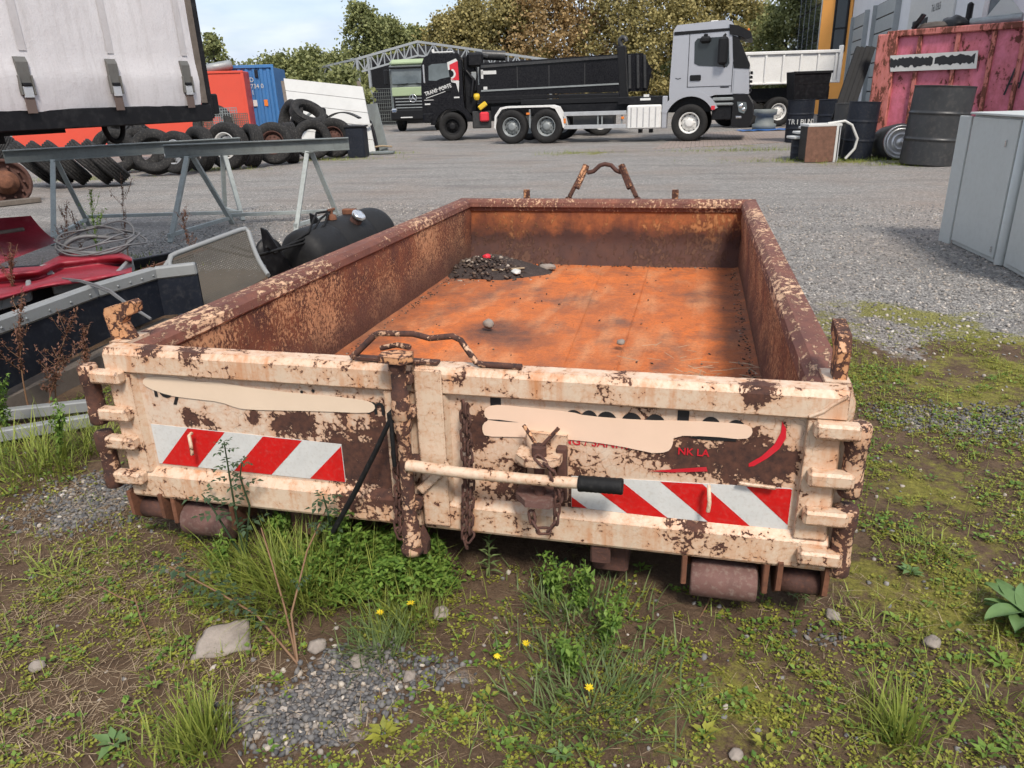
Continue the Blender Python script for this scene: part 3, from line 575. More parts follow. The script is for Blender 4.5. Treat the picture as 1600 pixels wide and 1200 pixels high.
# hinges
for s, xp, arms, pins in ((-1, -1.207, (.706, .574, .470, .338), ((.525, .735), (.283, .493))), (1, 1.172, (.696, .556, .440, .312), ((.50, .712), (.25, .467)))):
    for z in arms:
        bx('hinge_arm', 'cream_hinge', root, (s*1.115, YF-.012, z), (.115, .046, .044), .008)
    for z0, z1 in pins:
        o = cs('hinge_pin', 'pole', lambda b: b.lathe([(0, z0), (.027, z0), (.031, z0+.006), (.031, z0+.05), (.028, z0+.055), (.028, z1-.07), (.032, z1-.062), (.032, z1-.008), (.027, z1), (0, z1)], (xp, -.02, 0), (0, 0, 1), 18))
# corner hooks
def hookpoly(): return [(-1.165, .795), (-1.178, .885), (-1.170, .905), (-1.062, .935), (-1.048, .925), (-1.052, .897), (-1.062, .890), (-1.100, .875), (-1.112, .855), (-1.085, .795)]
cs('corner_hook', 'hook', lambda b: b.prism(hookpoly(), .065, .105, 1))
cs('corner_hook', 'hook', lambda b: (b.prism([(.06, .79), (.05, .88), (.07, .92), (.18, .935), (.19, .90), (.12, .87), (.115, .79)], 1.108, 1.142, 0)))
# lock post
XP = -.078; YL = -.075
lk = cs('lock_post', 'pole', lambda b: b.lathe([(0, .195), (.036, .195), (.038, .21), (.030, .225), (.030, .275), (.026, .285), (.026, .30), (.021, .31), (.021, .60), (.026, .615), (.026, .64), (.024, .65), (.029, .655), (.029, .70), (.026, .71), (.026, .735), (.022, .74), (.022, .80), (.026, .81), (.026, .835), (.0, .835)], (XP, YL, 0), (0, 0, 1), 20))
part('post_cap', 'hook', lk, lambda b: b.prism([(XP-.045, YL-.03), (XP+.03, YL-.04), (XP+.05, YL-.005), (XP+.04, YL+.03), (XP-.02, YL+.035), (XP-.05, YL+.015)], .832, .852, 2))
for z in (.36, .50, .665, .77): part('post_bracket', 'pole', lk, lambda b: b.box((XP+.01, YL+.028, z), (.05, .05, .03), 0, .004))
part('foot_plate', 'rust_dark', lk, lambda b: b.prism([(XP-.03, .19), (XP+.045, .19), (XP+.05, .23), (XP+.03, .28), (XP-.02, .2)], YL, YL+.03, 1))
lv = cs('lever', 'cream', lambda b: b.tube([(XP+.01, YL-.012, .505), (.1, YL-.025, .504), (.30, YL-.035, .508), (.46, YL-.04, .513)], [.019, .017, .0165, .0165], 12))
part('rubber_grip', 'rubber', lv, lambda b: b.lathe([(0, 0), (.022, 0), (.024, .004)]+[q for k in range(8) for q in ((.0235, .012+k*.0125), (.0225, .018+k*.0125))]+[(.024, .118), (.022, .124), (0, .124)], (.452, YL-.04, .5125), (1, 0, .02), 14))
# latch on the right leaf
lt = cs('latch', 'cream', lambda b: b.prism([(.285, .615), (.405, .612), (.405, .40), (.285, .395)], YF+.004, .0, 1))
part('upper_jaw', 'cream', lt, lambda b: b.prism([(.265, -.02), (.40, -.02), (.395, -.09), (.36, -.115), (.30, -.115), (.265, -.08)], .548, .570, 2))
part('lower_jaw', 'roller', lt, lambda b: b.prism([(.265, -.01), (.40, -.01), (.40, -.08), (.37, -.125), (.30, -.125), (.262, -.08)], .425, .446, 2))
part('bolt', 'rust_dark', lt, lambda b: (b.tube([(.333, -.078, .44), (.333, -.078, .58)], .0155, 10), b.tube([(.333, -.078, .572), (.333, -.078, .60)], .024, 6)))
part('wing_arm', 'hook', lt, lambda b: (b.tube([(.333, -.078, .59), (.30, -.06, .63), (.283, -.05, .648)], .006, 6), b.tube([(.333, -.078, .59), (.365, -.06, .625), (.385, -.05, .648)], .006, 6)))
part('rust_block', 'rust_dark', lt, lambda b: b.box((.392, -.04, .50), (.03, .03, .17), 0, .004))
# chains: one link mesh shared by all
lb = MB(); lp = [(.0075*math.cos(a)*1.25, 0, .0105*math.sin(a)+(.010 if math.sin(a) > 0 else -.010)) for a in np.linspace(0, 2*math.pi, 13)[:-1]]
lb.tube(lp+[lp[0]], .0042, 6, caps=False); linkme = lb.mesh('chain_link', 'rust_dark')
def chain(pts, lab):
    pts = [Vector(p) for p in pts]; seg = [0]
    for a, c in zip(pts, pts[1:]): seg.append(seg[-1]+(c-a).length)
    step = .030; k = int(seg[-1]/step); e = bpy.data.objects.new('chain', None); COL.objects.link(e); e.parent = root; e['label'] = lab; e.empty_display_size = .05
    for i in range(k+1):
        s = i*step; j = max(q for q in range(len(pts)-1) if seg[q] <= s+1e-6); t = (s-seg[j])/(seg[j+1]-seg[j]); p = pts[j].lerp(pts[j+1], t); dvec = (pts[j+1]-pts[j]).normalized()
        q = dvec.to_track_quat('Z', 'Y') @ Matrix.Rotation(R(45+90*(i % 2)), 3, 'Z').to_quaternion()
        share('chain_link', linkme, e, p, q.to_euler())
chain([(.103, -.045, .69), (.100, -.055, .45), (.088, -.06, .26), (.095, -.065, .238), (.108, -.06, .26), (.118, -.05, .45), (.112, -.042, .68)], 'rusty chain hanging on the right leaf')
chain([(-.116, -.055, .61), (-.118, -.06, .42), (-.128, -.07, .27), (-.118, -.072, .245), (-.106, -.07, .27), (-.104, -.06, .45), (-.104, -.055, .6)], 'rusty chain behind the lock post')
chain([(.345, -.11, .57), (.375, -.12, .55), (.392, -.115, .50), (.390, -.10, .43), (.385, -.10, .37), (.365, -.11, .345), (.335, -.115, .345), (.318, -.11, .37), (.312, -.10, .40)], 'small chain looped round the latch')
cs('black_strap', 'rubber', lambda b: (b.tube([(-.108, -.085, .655), (-.16, -.10, .55), (-.25, -.10, .39), (-.335, -.10, .25)], [.007, .008, .009, .009], 8), b.tube([(-.108, -.085, .655), (-.105, -.095, .59), (-.108, -.09, .50)], .007, 8), b.box((-.105, -.075, .655), (.03, .03, .035), 0, .004)))
# carrying bar on the top edge
cs('grab_bar', 'pole', lambda b: (b.tube([(-.255, -.005, .806), (-.245, .0, .815), (-.185, .02, .872), (-.17, .02, .88), (-.06, .02, .883), (-.01, .02, .872), (.06, .02, .882), (.085, .018, .872), (.135, .0, .812), (.15, -.002, .808), (.27, .0, .806)], .0095, 8), b.beam((-.24, 0, .808), (.02, 0, .806), .03, .008), b.tube([(-.165, .015, .835), (-.11, .01, .850), (-.06, -.02, .855)], .009, 6)))
# what lies in the tray
def gheap(u, v):
    a = u*2*math.pi; r = v; x = -.80+.40*r*math.cos(a)*(1+.25*math.sin(3*a+1)); y = 3.50+.36*r*math.sin(a)*(1+.2*math.cos(2*a)); h = .125*(1-r**1.5)+.02*vn(x, y, 9)*(1-r*.7)
    return (max(x, -1.055), y, .242+max(h, -.006*r)+.0144*0)
o = MB().grid(gheap, 40, 14).build('dirt_heap', paint('dark_litter_soil', (.052, .036, .032), .95, 0, .5, .6, (.15, .12, .10), 16, .01)); tag(o, 'dark heap of soil and litter in the far left corner of the tray', 'dirt')
STV = [(0, 0, 1), (.89, 0, .45), (.28, .85, .45), (-.72, .53, .45), (-.72, -.53, .45), (.28, -.85, .45), (.72, .53, -.45), (-.28, .85, -.45), (-.89, 0, -.45), (-.28, -.85, -.45), (.72, -.53, -.45), (0, 0, -1)]
STF = [(0, 1, 2), (0, 2, 3), (0, 3, 4), (0, 4, 5), (0, 5, 1), (1, 6, 2), (2, 7, 3), (3, 8, 4), (4, 9, 5), (5, 10, 1), (6, 7, 2), (7, 8, 3), (8, 9, 4), (9, 10, 5), (10, 6, 1), (6, 11, 7), (7, 11, 8), (8, 11, 9), (9, 11, 10), (10, 11, 6)]
def stones(name, mat, P, s0, s1, flat=.6, parent=None, lab=None):
    k = len(P); sc = rng.uniform(s0, s1, (k, 1))*np.stack([rng.uniform(.7, 1.2, k), rng.uniform(.6, 1., k), rng.uniform(flat*.6, flat*1.2, k)], 1)
    V = np.array(STV)[None]*(1+rng.uniform(-.38, .30, (k, 12, 1))); Rm = rotmats(k, .35); X = np.einsum('nij,nkj->nki', Rm, V*sc[:, None, :])+np.array(P)[:, None, :]
    idx = (np.array(STF).ravel()[None]+(np.arange(k)*12)[:, None]).ravel(); return npmesh(name, mat, X.reshape(-1, 3), idx, np.full(k*20, 3), parent)
P = [(-.80+rng.normal(0, .19), 3.50+rng.normal(0, .17), 0) for _ in range(520)]; P = [(max(x, -1.03), y, .246+.125*max(0, 1-(math.hypot((x+.8)/.4, (y-3.5)/.36))**1.5)) for x, y, z in P]
tag(stones('litter', 'crumb', P, .006, .022), 'small crumbs of litter strewn over the dark heap', 'litter', kind='stuff')
P = []
for k in range(900):
    q = rng.uniform()
    if q < .38: x, y = -1.045+abs(rng.normal(0, .03)), rng.uniform(.2, 3.8)
    elif q < .76: x, y = 1.045-abs(rng.normal(0, .03)), rng.uniform(.2, 3.8)
    elif q < .9: x, y = rng.uniform(-1, 1), 3.82-abs(rng.normal(0, .03))
    else: x, y = rng.uniform(-1, 1), rng.uniform(.3, 3.7)
    P.append((x, y, .284-.0104*y-.004*x))
tag(stones('floor_crumbs', 'crumb', P, .002, .009), 'rust flakes and crumbs gathered along the tray edges', kind='stuff')
def lump(name, mat, loc, size, lab, cat, seed):
    rr = np.random.default_rng(seed); b = MB(); s = 10
    def f(u, v):
        a = 2*math.pi*u; t = math.pi*v; q = Vector((math.sin(t)*math.cos(a), math.sin(t)*math.sin(a), math.cos(t))); k = 1+.28*mnoise.noise(q*1.7+Vector((seed, 0, 0)))+.1*mnoise.noise(q*5+Vector((0, seed, 0))); return (q.x*size[0]*k, q.y*size[1]*k, q.z*size[2]*k)
    b.grid(f, 20, 12); return tag(b.build(name, mat, None, loc, rr.uniform(0, 6)), lab, cat)
lump('red_scrap', 'signred', (-.80, 3.46, .372), (.035, .03, .02), 'bright red scrap on the dark heap in the tray', 'scrap', 3)
lump('pale_stone', 'stone', (-.385, 1.975, .30), (.035, .028, .026), 'pale stone on the dark stain in the tray', 'stone', 4)
lump('pale_stone', 'stone', (.39, 1.75, .30), (.026, .022, .014), 'small pale stone lying right of centre on the orange floor', 'stone', 5)
lump('pale_rag', 'stone', (-.36, 3.60, .27), (.07, .04, .025), 'pale crumpled rag at the right edge of the dark heap', 'rag', 6)
lump('pale_rag', 'whiteboard', (-.55, 3.36, .285), (.06, .035, .018), 'whitish torn scrap on the near side of the dark heap', 'rag', 8)
tag(MB().tube([(-.72, 3.3, .305), (-.5, 3.42, .30)], .008, 5).build('twig', 'straw'), 'pale twig lying on the dark heap', 'twig')
for k in range(26):
    pass
Pst = []
for k in range(150): x = rng.normal(.75, .16); y = rng.normal(1.15, .22); Pst.append((min(x, 1.02), y, .306))
A = m34(rotmats(150, .05, rng.normal(0, .6, 150)), np.stack([rng.uniform(.02, .07, 150), rng.uniform(.001, .002, 150), np.ones(150)*.001], 1), np.array(Pst))
tag(scatter('chaff', 'straw', [(-1, -1, 0), (1, -1, 0), (1, 1, 1), (-1, 1, 1)], [(0, 1, 2, 3)], A), 'pale straw chaff scattered on the near right of the rusty floor', 'straw', kind='stuff')
# ================================================================== yard: wheels and tyres
def tyre_prof(r, w_, rr=.56):
    k = r*rr; h = w_/2; p = [(k, -h*.62), (k*1.06, -h*.86), (r*.80, -h), (r*.93, -h*.95), (r*.985, -h*.80)]
    for q in (-.55, -.2, .2, .55): p += [(r, h*(q-.13)), (r*.972, h*(q-.09)), (r*.972, h*(q+.05)), (r, h*(q+.09))]
    p += [(r*.985, h*.80), (r*.93, h*.95), (r*.80, h), (k*1.06, h*.86), (k, h*.62), (k*.98, 0)]; return p
def tyre_mesh(r, w_, mat='tyre', n=36): return MB().lathe(tyre_prof(r, w_), (0, 0, 0), (0, 0, 1), n, 0, True, True).mesh('tyre', mat)
def rim_mesh(r, w_, mat, deep=.35):
    b = MB(); k = r*.575; h = w_/2
    b.lathe([(k, h*.80), (k*.94, h*.84), (k*.88, h*.6), (k*.80, -h*deep+h*.1), (k*.72, h*.2), (k*.42, h*.30), (k*.40, h*.55), (k*.28, h*.62), (0, h*.62)], (0, 0, 0), (0, 0, 1), 30)
    b.lathe([(k, -h*.8), (k*.8, -h*.5), (0, -h*.4)], (0, 0, 0), (0, 0, 1), 20)
    for j in range(10): a = 2*math.pi*j/10; b.tube([(k*.56*math.cos(a), k*.56*math.sin(a), h*.2), (k*.56*math.cos(a), k*.56*math.sin(a), h*.42)], k*.055, 6)
    for j in range(10): a = 2*math.pi*(j+.5)/10; b.lathe([(k*.085, 0), (0, .002)], (k*.765*math.cos(a), k*.765*math.sin(a), h*.12), (0, 0, 1), 8, 1)
    return b.mesh('rim', [mat, 'rubber'])
TY = tyre_mesh(.52, .30); RIMW = {}
for nm, mt in (('white', 'white'), ('rust', 'rust_dark'), ('alu', 'alu'), ('dark', 'plastic'), ('steel', 'steel')): RIMW[nm] = rim_mesh(.54, .32, mt)
WT = tyre_mesh(.54, .32, 'tyre2', 40)
def wheel(parent, loc, rim, sc=1., face=-1):
    """truck wheel as part (tyre) with rim as sub-part; its face looks to local -y"""
    t = share('wheel', WT, parent, loc, (R(90) if face < 0 else R(-90), 0, 0), (sc, sc, sc)); share('rim', RIMW[rim], t, (0, 0, .0)); return t
def dir_rot(axis): return Vector(axis).to_track_quat('Z', 'Y').to_euler()
_vr = Vector((_r[0], _r[1], 0)).normalized(); _vf = Vector((_f[0], _f[1], 0)).normalized()
def cam_vec(a, b, c): return _vr*a+_vf*b+Vector((0, 0, c))            # right, away, up
def tyre(px, py, axis, lab, rim=None, s=1., lift=0.):
    """scrap tyre whose lowest point stands at that spot of the yard"""
    ax = cam_vec(*axis).normalized(); p = on_ground(px, py); up = .52*s*math.sqrt(max(0, 1-ax.z**2))+.15*s*abs(ax.z)+lift
    loc = (p.x, p.y, up)
    if rim:
        e = thing('scrap_wheel', lab, 'wheel', loc, group='scrap tyres and wheels along the yard edge', rot=dir_rot(ax)); share('tyre', TY, e, (0, 0, 0)).scale = (s, s, s); q = share('rim', RIMW[rim], e, (0, 0, 0)); q.scale = (s*.96,)*3
    else:
        o = share('scrap_tyre', TY, None, loc, dir_rot(ax)); o.scale = (s, s, s); tag(o, lab, 'tyre', 'scrap tyres and wheels along the yard edge')
LEAN = (.66, .38, .64)
for k, (px, py) in enumerate(((62, 292), (88, 294), (112, 293))): tyre(px, py, LEAN, 'slanted tyre, %s of the leaning trio left of the trestle leg' % ('first', 'second', 'third')[k])
tyre(150, 292, LEAN, 'slanted ribbed tyre just right of the rear trestle leg'); tyre(172, 291, LEAN, 'slanted dark tyre at the right end of the leaning row')
tyre(8, 268, (-.6, -.5, .6), 'tyre at the left picture edge behind the rusty brake hub')
tyre(188, 271, (.15, -1, .15), 'upright tyre showing its dark hole right of the leaning row'); tyre(248, 274, (.25, -.9, .42), 'tyre lying back behind the front trestle leg')
tyre(226, 268, (.45, -.9, .25), 'half hidden tyre between two others left of the front trestle'); tyre(283, 273, (-.35, -.9, .2), 'worn wheel with a shiny rim behind the front trestle leg', 'alu', .93)
tyre(318, 268, (-.6, -.8, .1), 'dark tyre in the shade between the trestle legs'); tyre(362, 265, (-.30, -.95, .1), 'big wheel with a white rim under the front beam', 'white', 1.06)
tyre(398, 262, (-.75, -.6, .15), 'tyre seen edge on right of the white rimmed wheel'); tyre(432, 258, (.08, -1, .25), 'wheel with a rusty rim under the right half of the front beam', 'rust')
tyre(458, 255, (-.9, -.4, 0), 'tyre edge on left of the right trestle legs'); tyre(526, 247, (-.12, -1, .12), 'wheel with a rusty bolted rim in front of the dark box', 'rust', 1.02)
tyre(462, 246, (-.7, -.6, .35), 'ribbed tyre piled up beside the blue container', None, 1, .55); tyre(490, 246, (.5, -.4, .8), 'lugged tyre lying on top of the pile by the white board', None, 1, .75); tyre(492, 250, (.3, -.9, .2), 'dark tyre beneath the pile by the white board')
tyre(205, 262, (.1, -.8, .6), 'tyre at the back of the row below the mesh cages', None, 1, .4); tyre(345, 258, (.1, -.9, .5), 'tyre leaning at the back below the wire mesh', None, 1, .5)
# brake hub at the left edge
e = thing('axle_hub', 'rusty axle hub with brake drum on planks at the left edge', 'axle', on_ground(18, 318)+Vector((0, 0, .36)), rot=dir_rot(cam_vec(.55, -.8, .1)))
part('brake_drum', 'rust_dark', e, lambda b: b.lathe([(0, -.30), (.34, -.30), (.38, -.26), (.38, -.05), (.40, -.04), (.40, .06), (.35, .08), (.34, .0), (.24, -.02), (.20, .02)], (0, 0, 0), (0, 0, 1), 32))
part('hub', 'rust', e, lambda b: b.lathe([(.21, -.02), (.20, .10), (.13, .12), (.12, .26), (.09, .28), (0, .28)], (0, 0, 0), (0, 0, 1), 20))
for a_ in np.linspace(0, 6.28, 11)[:-1]: part('stud', 'rust_dark', e, lambda b: b.tube([(.27*math.cos(a_), .27*math.sin(a_), -.04), (.27*math.cos(a_), .27*math.sin(a_), .12)], .022, 6))
p0 = on_ground(-60, 330); p1 = on_ground(62, 316)
tag(MB().beam(p0+Vector((0, 0, .05)), p1+Vector((0, 0, .05)), .22, .08, 0, .006).build('plank', 'wood'), 'weathered plank under the rusty axle hub', 'plank')
# ================================================================== curtain-side trailer
Pc = at(330, 186, 6.6); Pl = at(0, 195, 5.1); u = Pc-Pl; TRZ = math.atan2(u.y, u.x); ZB = 1.40
def plane_u(px, py, P0, rz):
    d = Vector(ray(px, py)); c = Vector(CAM); nrm = Vector((math.sin(rz), -math.cos(rz), 0)); t = nrm.dot(Vector((P0[0], P0[1], 0))-c)/nrm.dot(d); X = c+d*t
    return (X-Vector((P0[0], P0[1], 0))).dot(Vector((math.cos(rz), math.sin(rz), 0))), X.z
tr = thing('curtain_trailer', 'white curtain sided trailer with buckled tarpaulin and black bed', 'trailer', (Pc.x, Pc.y, 0), TRZ)
TL = 7.5
def curtain(u, v):
    x = -TL+(TL-.10)*u; z = ZB+.105+2.5*v; sag = .012*math.sin(x*10.2)*max(0, 1-v*4)
    y = -.03+.016*math.sin(x*5.1+.4)*max(0, 1-v*1.5)+.012*mnoise.noise(Vector((x*2, z*1.3, 0)))-.018*math.exp(-((z-ZB-.33)/.07)**2)
    return (x, y+.015*(v < .001), z+sag)
part('curtain', 'tarp', tr, lambda b: b.grid(curtain, 150, 36))
bx('bed_rail', 'black', tr, (-TL/2, .0, ZB+.05), (TL, .06, .14), .008); bx('bed', 'black', tr, (-TL/2, 1.27, ZB+.06), (TL-.04, 2.46, .10))
bx('rear_post', 'black', tr, (.0, .02, ZB+1.33), (.055, .09, 2.66), .006); bx('post_strip', 'wood', tr, (-.065, -.025, ZB+1.38), (.06, .02, 2.5), .003)
bx('bumper_stop', 'black', tr, (.075, .06, ZB+.12), (.09, .12, .17), .012); bx('roof', 'tarp', tr, (-TL/2, 1.27, ZB+2.68), (TL, 2.5, .06)); bx('rear_door', 'white', tr, (-.02, 1.30, ZB+1.36), (.03, 2.4, 2.5))
part('chassis', 'black', tr, lambda b: (b.box((-4.6, .75, ZB-.13), (6, .12, .26)), b.box((-4.6, 1.8, ZB-.13), (6, .12, .26)), b.box((-2.1, .7, ZB-.06), (1.3, .1, .12)), b.box((-1.2, .7, ZB-.035), (.5, .1, .06))))
part('hanging_hose', 'rubber', tr, lambda b: b.tube([(-.72+.085*math.cos(a), .35, ZB-.02+.13*math.sin(a)) for a in np.linspace(math.pi, 2*math.pi, 12)], .022, 8))
for x in (-4.4, -5.7):
    for y in (.2, 2.3): wheel(tr, (x, y, .52), 'steel', .96)
def buckle(x):
    z = ZB+.13
    o = part('buckle', 'bucklegrey', tr, lambda b: (b.prism([(-.060, z+.16), (-.066, z+.30), (-.05, z+.335), (-.04, z+.335), (-.038, z+.14)], x-.042, x+.042, 0), b.box((x-.045, -.058, z+.15), (.012, .03, .13), 0, .003), b.box((x+.045, -.058, z+.15), (.012, .03, .13), 0, .003)))
    part('strap_plate', 'alu', o, lambda b: b.box((x, -.062, z+.105), (.07, .012, .075), 0, .003)); part('strap', 'brownstrap', o, lambda b: b.box((x, -.056, z+.02), (.070, .008, .11), 0, .001)); part('clip', 'plastic', o, lambda b: b.box((x, -.066, z+.155), (.06, .02, .022), 0, .004))
for px in (33, 173, 286): u_ = plane_u(px-10, 60, Pc, TRZ)[0]-.02; part('seam_band', 'tarpseam', tr, lambda b: b.grid(lambda s, v: (u_+.055*s, curtain((u_+TL)/(TL-.1), .16+.84*v)[1]-.006, ZB+.105+2.5*(.16+.84*v)), 1, 24))
for px in (33, 173, 286): buckle(plane_u(px, 130, Pc, TRZ)[0])
# ================================================================== trestles
def ibeam(b, p0, p1, w_, h, t=.012):
    z = Vector((0, 0, 1)); p0 = Vector(p0); p1 = Vector(p1); b.beam(p0+z*(h/2-t/2), p1+z*(h/2-t/2), w_, t); b.beam(p0-z*(h/2-t/2), p1-z*(h/2-t/2), w_, t); b.beam(p0, p1, t, h-2*t-.001)
def trestle(lab, A, B, over, h=.93, tie=True):
    (a0, a1), (b0, b1) = A, B; ca = (a0+a1)/2; cb = (b0+b1)/2; d = (cb-ca).normalized(); base = (ca+cb)/2
    e = thing('trestle', lab, 'trestle', (base.x, base.y, 0), group='steel trestles')
    L0 = lambda p, z=0: (p.x-base.x, p.y-base.y, z)
    part('beam', 'beam', e, lambda b: ibeam(b, L0(ca-d*over[0], h+.075), L0(cb+d*over[1], h+.075), .11, .15))
    for (f0, f1), c in ((A, ca), (B, cb)):
        for f, m in ((f0, -1), (f1, 1)):
            q = c.lerp(f, .08); part('leg', 'beamlight', e, lambda b: b.beam(L0(f, .0), L0(q, h), .055, .055, 0, .004, d))
        part('top_plate', 'beam', e, lambda b: b.box(L0(c, h-.006), (.16, .16, .010)))
        part('foot_tie', 'beamlight', e, lambda b: b.beam(L0(f0, .09), L0(f1, .09), .045, .045, 0, .003))
    if tie: part('long_tie', 'beamlight', e, lambda b: b.beam(L0(a1, .12), L0(b1, .12), .045, .045, 0, .003))
    return e
trestle('front grey steel trestle with its beam end toward the trucks', (on_ground(266, 380), on_ground(364, 350)), (on_ground(462, 364), on_ground(530, 343)), (.28, .50))
trestle('rear grey steel trestle whose beam runs under the trailer', (on_ground(84, 384), on_ground(139, 352)), (on_ground(352, 335), on_ground(380, 345)), (.52, .25))
# ================================================================== wreck parts on the left
sb = thing('side_skirt', 'long dark blue side board with grey riveted rail beside the container', 'side board', on_ground(150, 520))
base = sb.location.copy()
pts = [on_ground(q[0], q[1], .16) for q in ((-160, 690), (0, 612), (165, 528), (255, 492), (320, 486))]; hts = [.36, .36, .34, .33, .34]
def skirt(b):
    for i in range(4):
        p, q = pts[i]-base, pts[i+1]-base; v = [Vector((p.x, p.y, .16)), Vector((q.x, q.y, .16)), Vector((q.x, q.y, .16+hts[i+1])), Vector((p.x, p.y, .16+hts[i]))]; nrm = (v[1]-v[0]).cross(Vector((0, 0, 1))).normalized()*.02
        b.add([a+nrm for a in v]+[a-nrm for a in v], [(0, 1, 2, 3), (7, 6, 5, 4), (0, 4, 5, 1), (3, 2, 6, 7)])
part('board', 'darkblue', sb, skirt)
def srail(b):
    for i in range(4):
        p, q = pts[i]-base, pts[i+1]-base; b.beam((p.x, p.y, .16+hts[i]-.035), (q.x, q.y, .16+hts[i+1]-.035), .065, .085, 0, .012)
part('rail', 'greyrail', sb, srail)
for i in range(3):
    for t in (.1, .3, .5, .7, .9):
        p = (pts[i].lerp(pts[i+1], t))-base; h_ = .16+hts[i]*(1-t)+hts[i+1]*t; nr = (pts[i+1]-pts[i]).cross(Vector((0, 0, 1))).normalized()
        o = MB().lathe([(0, .006), (.006, .004), (.008, 0)], (0, 0, 0), (0, 0, 1), 8).build('rivet', 'steel', sb, (p.x+nr.x*.034, p.y+nr.y*.034, h_-.04), rot=dir_rot(nr))
p0, p1 = on_ground(-60, 668, .05), on_ground(270, 512, .05)
tag(MB().beam(p0, p1, .12, .14, 0, .008).build('timber', 'wood'), 'weathered timber under the dark blue side board', 'timber')
for k, (a, b_) in enumerate((((-60, 655), (150, 632)), ((-60, 690), (150, 655)))):
    p0, p1 = on_ground(*a, .06), on_ground(*b_, .06)
    o = MB().beam(p0, p1, .05, .06, 0, .006).build('steel_rail', 'greyrail'); tag(o, 'grey galvanised rail among weeds by the left hinge, %s of the pair' % ('rear', 'front')[k], 'rail', 'galvanised rails')
rh = thing('red_fairing', 'faded red truck roof fairing with dark blue underside at the left edge', 'fairing', on_ground(60, 470)); base2 = rh.location.copy()
def loc2(px, py, z): p = on_ground(px, py, z)-base2; return (p.x, p.y, z)
def fair(b):
    top = [(-140, 438), (-60, 428), (0, 420), (60, 416), (95, 398), (150, 392), (190, 395), (206, 402)]; bot = [(-140, 500), (-60, 488), (0, 470), (60, 452), (95, 446), (150, 438), (190, 432), (206, 428)]
    def f(u, v):
        i = min(int(u*7), 6); t = u*7-i; a = [top[i][k]*(1-t)+top[i+1][k]*t for k in (0, 1)]; c = [bot[i][k]*(1-t)+bot[i+1][k]*t for k in (0, 1)]
        z = .44+.035*math.sin(v*9)+.02*vn(u*6, v*3, 1); q = (a[0]*(1-v)+c[0]*v, a[1]*(1-v)+c[1]*v); return loc2(q[0], q[1], z)
    b.grid(f, 42, 14)
part('ribbed_top', 'redtarp', rh, fair)
def hood(u, v):
    x = -150+u*(50+150)+(48*v*u); y0 = 345-8*u+8*abs(u-.9); y1 = 418-44*max(0, u-.5)*2*.9
    p = on_ground(-150+u*245, 418-42*max(0, (u-.55)/.45), .47)-base2; q = at(-150+u*(198), 352-15*u, 6.2+.1*u)-base2; s = v*v*(3-2*v); r_ = p.lerp(q, v); return (r_.x, r_.y, r_.z-.05*math.sin(v*3.14))
hd = part('hood', 'redtarp', rh, lambda b: b.grid(hood, 24, 12)); 
part('hood_strip', 'wood', hd, lambda b: b.tube([Vector(hood(u, .74))+cam_vec(0, -.03, 0) for u in np.linspace(.1, .90, 8)], .018, 8))
part('grey_edge', 'greyrail', rh, lambda b: [b.beam(loc2(p[0], p[1], .41), loc2(q[0], q[1], .41), .03, .07, 0, .006) for p, q in zip([(-140, 505), (-60, 492), (0, 475), (45, 462)], [(-60, 492), (0, 475), (45, 462), (46, 445)])]+[b.beam(loc2(82, 452, .41), loc2(190, 434, .41), .03, .07, 0, .006), b.beam(loc2(186, 434, .41), loc2(206, 412, .41), .03, .10, 0, .006)])
part('dark_body', 'darkblue', rh, lambda b: (b.prism([loc2(q[0], q[1], .4)[:2] for q in ((-140, 500), (0, 468), (90, 446), (206, 426), (204, 404), (0, 418), (-140, 440))], .02, .40, 2)))
part('wheel_lip', 'rubber', rh, lambda b: b.grid(lambda u, v: loc2(165+42*u+8*v, 455-28*math.sin(u*2.6)-22*v*0+18*v, .36-.2*v), 10, 3))
part('strut', 'greyrail', rh, lambda b: (b.beam(loc2(68, 415, .45), loc2(80, 430, .40), .045, .02), b.beam(loc2(80, 430, .40), loc2(110, 470, .20), .045, .02)))
cb = on_ground(152, 392, .46)
for k, (rr_, dz, dx) in enumerate(((.30, .03, 0), (.33, .06, .02), (.29, .09, -.03), (.34, .04, .05))):
    pass
e = thing('cable_coil', 'loose coil of grey cables on the red fairing', 'cable', cb)
for k, (rr_, dz, dx, tl) in enumerate(((.29, .05, 0, .2), (.33, .08, .03, .32), (.27, .11, -.04, .25), (.35, .06, .06, .12), (.30, .12, .02, .4))):
    part('loop', 'cable', e, lambda b: b.tube([(dx+rr_*math.cos(a), .8*rr_*math.sin(a), dz+tl*.5*rr_*math.sin(a)+.02*math.sin(3*a+k)) for a in np.linspace(0, 6.5, 40)], (.018 if k == 0 else .007), 6))
for k in range(2): tag(MB().tube([at(98, 438-3*k, 4.9), at(125, 440-2*k, 4.7), at(150, 448-3*k, 4.42), at(172, 457-3*k, 4.28), at(200, 477-2*k, 4.2), at(236, 499-k, 4.15)], .007, 6).build('grey_cable', 'cable'), 'grey cable trailing over the dark blue side board, %s of two' % ('lower', 'upper')[k], 'cable', 'trailing cables')
tag(MB().grid(lambda u, v: tuple(on_ground(-20+150*u, 508-34*u-16*v, .20)+Vector((0, 0, .10*math.sin(math.pi*v)+.05*u))), 14, 6).build('black_fender', 'plastic'), 'black curved plastic fender between the red fairing and the blue board', 'fender')
tag(MB().tube([on_ground(100, 470, .35), on_ground(150, 455, .45), on_ground(215, 448, .30), on_ground(262, 440, .12)], .022, 8).build('black_pipe', 'rubber'), 'black hose lying behind the blue board', 'hose')
tag(MB().beam(on_ground(150, 425, .05), on_ground(300, 395, .05), .08, .10, 0, .01).build('dark_bar', 'black'), 'dark steel bar on the ground behind the mesh seat', 'bar')
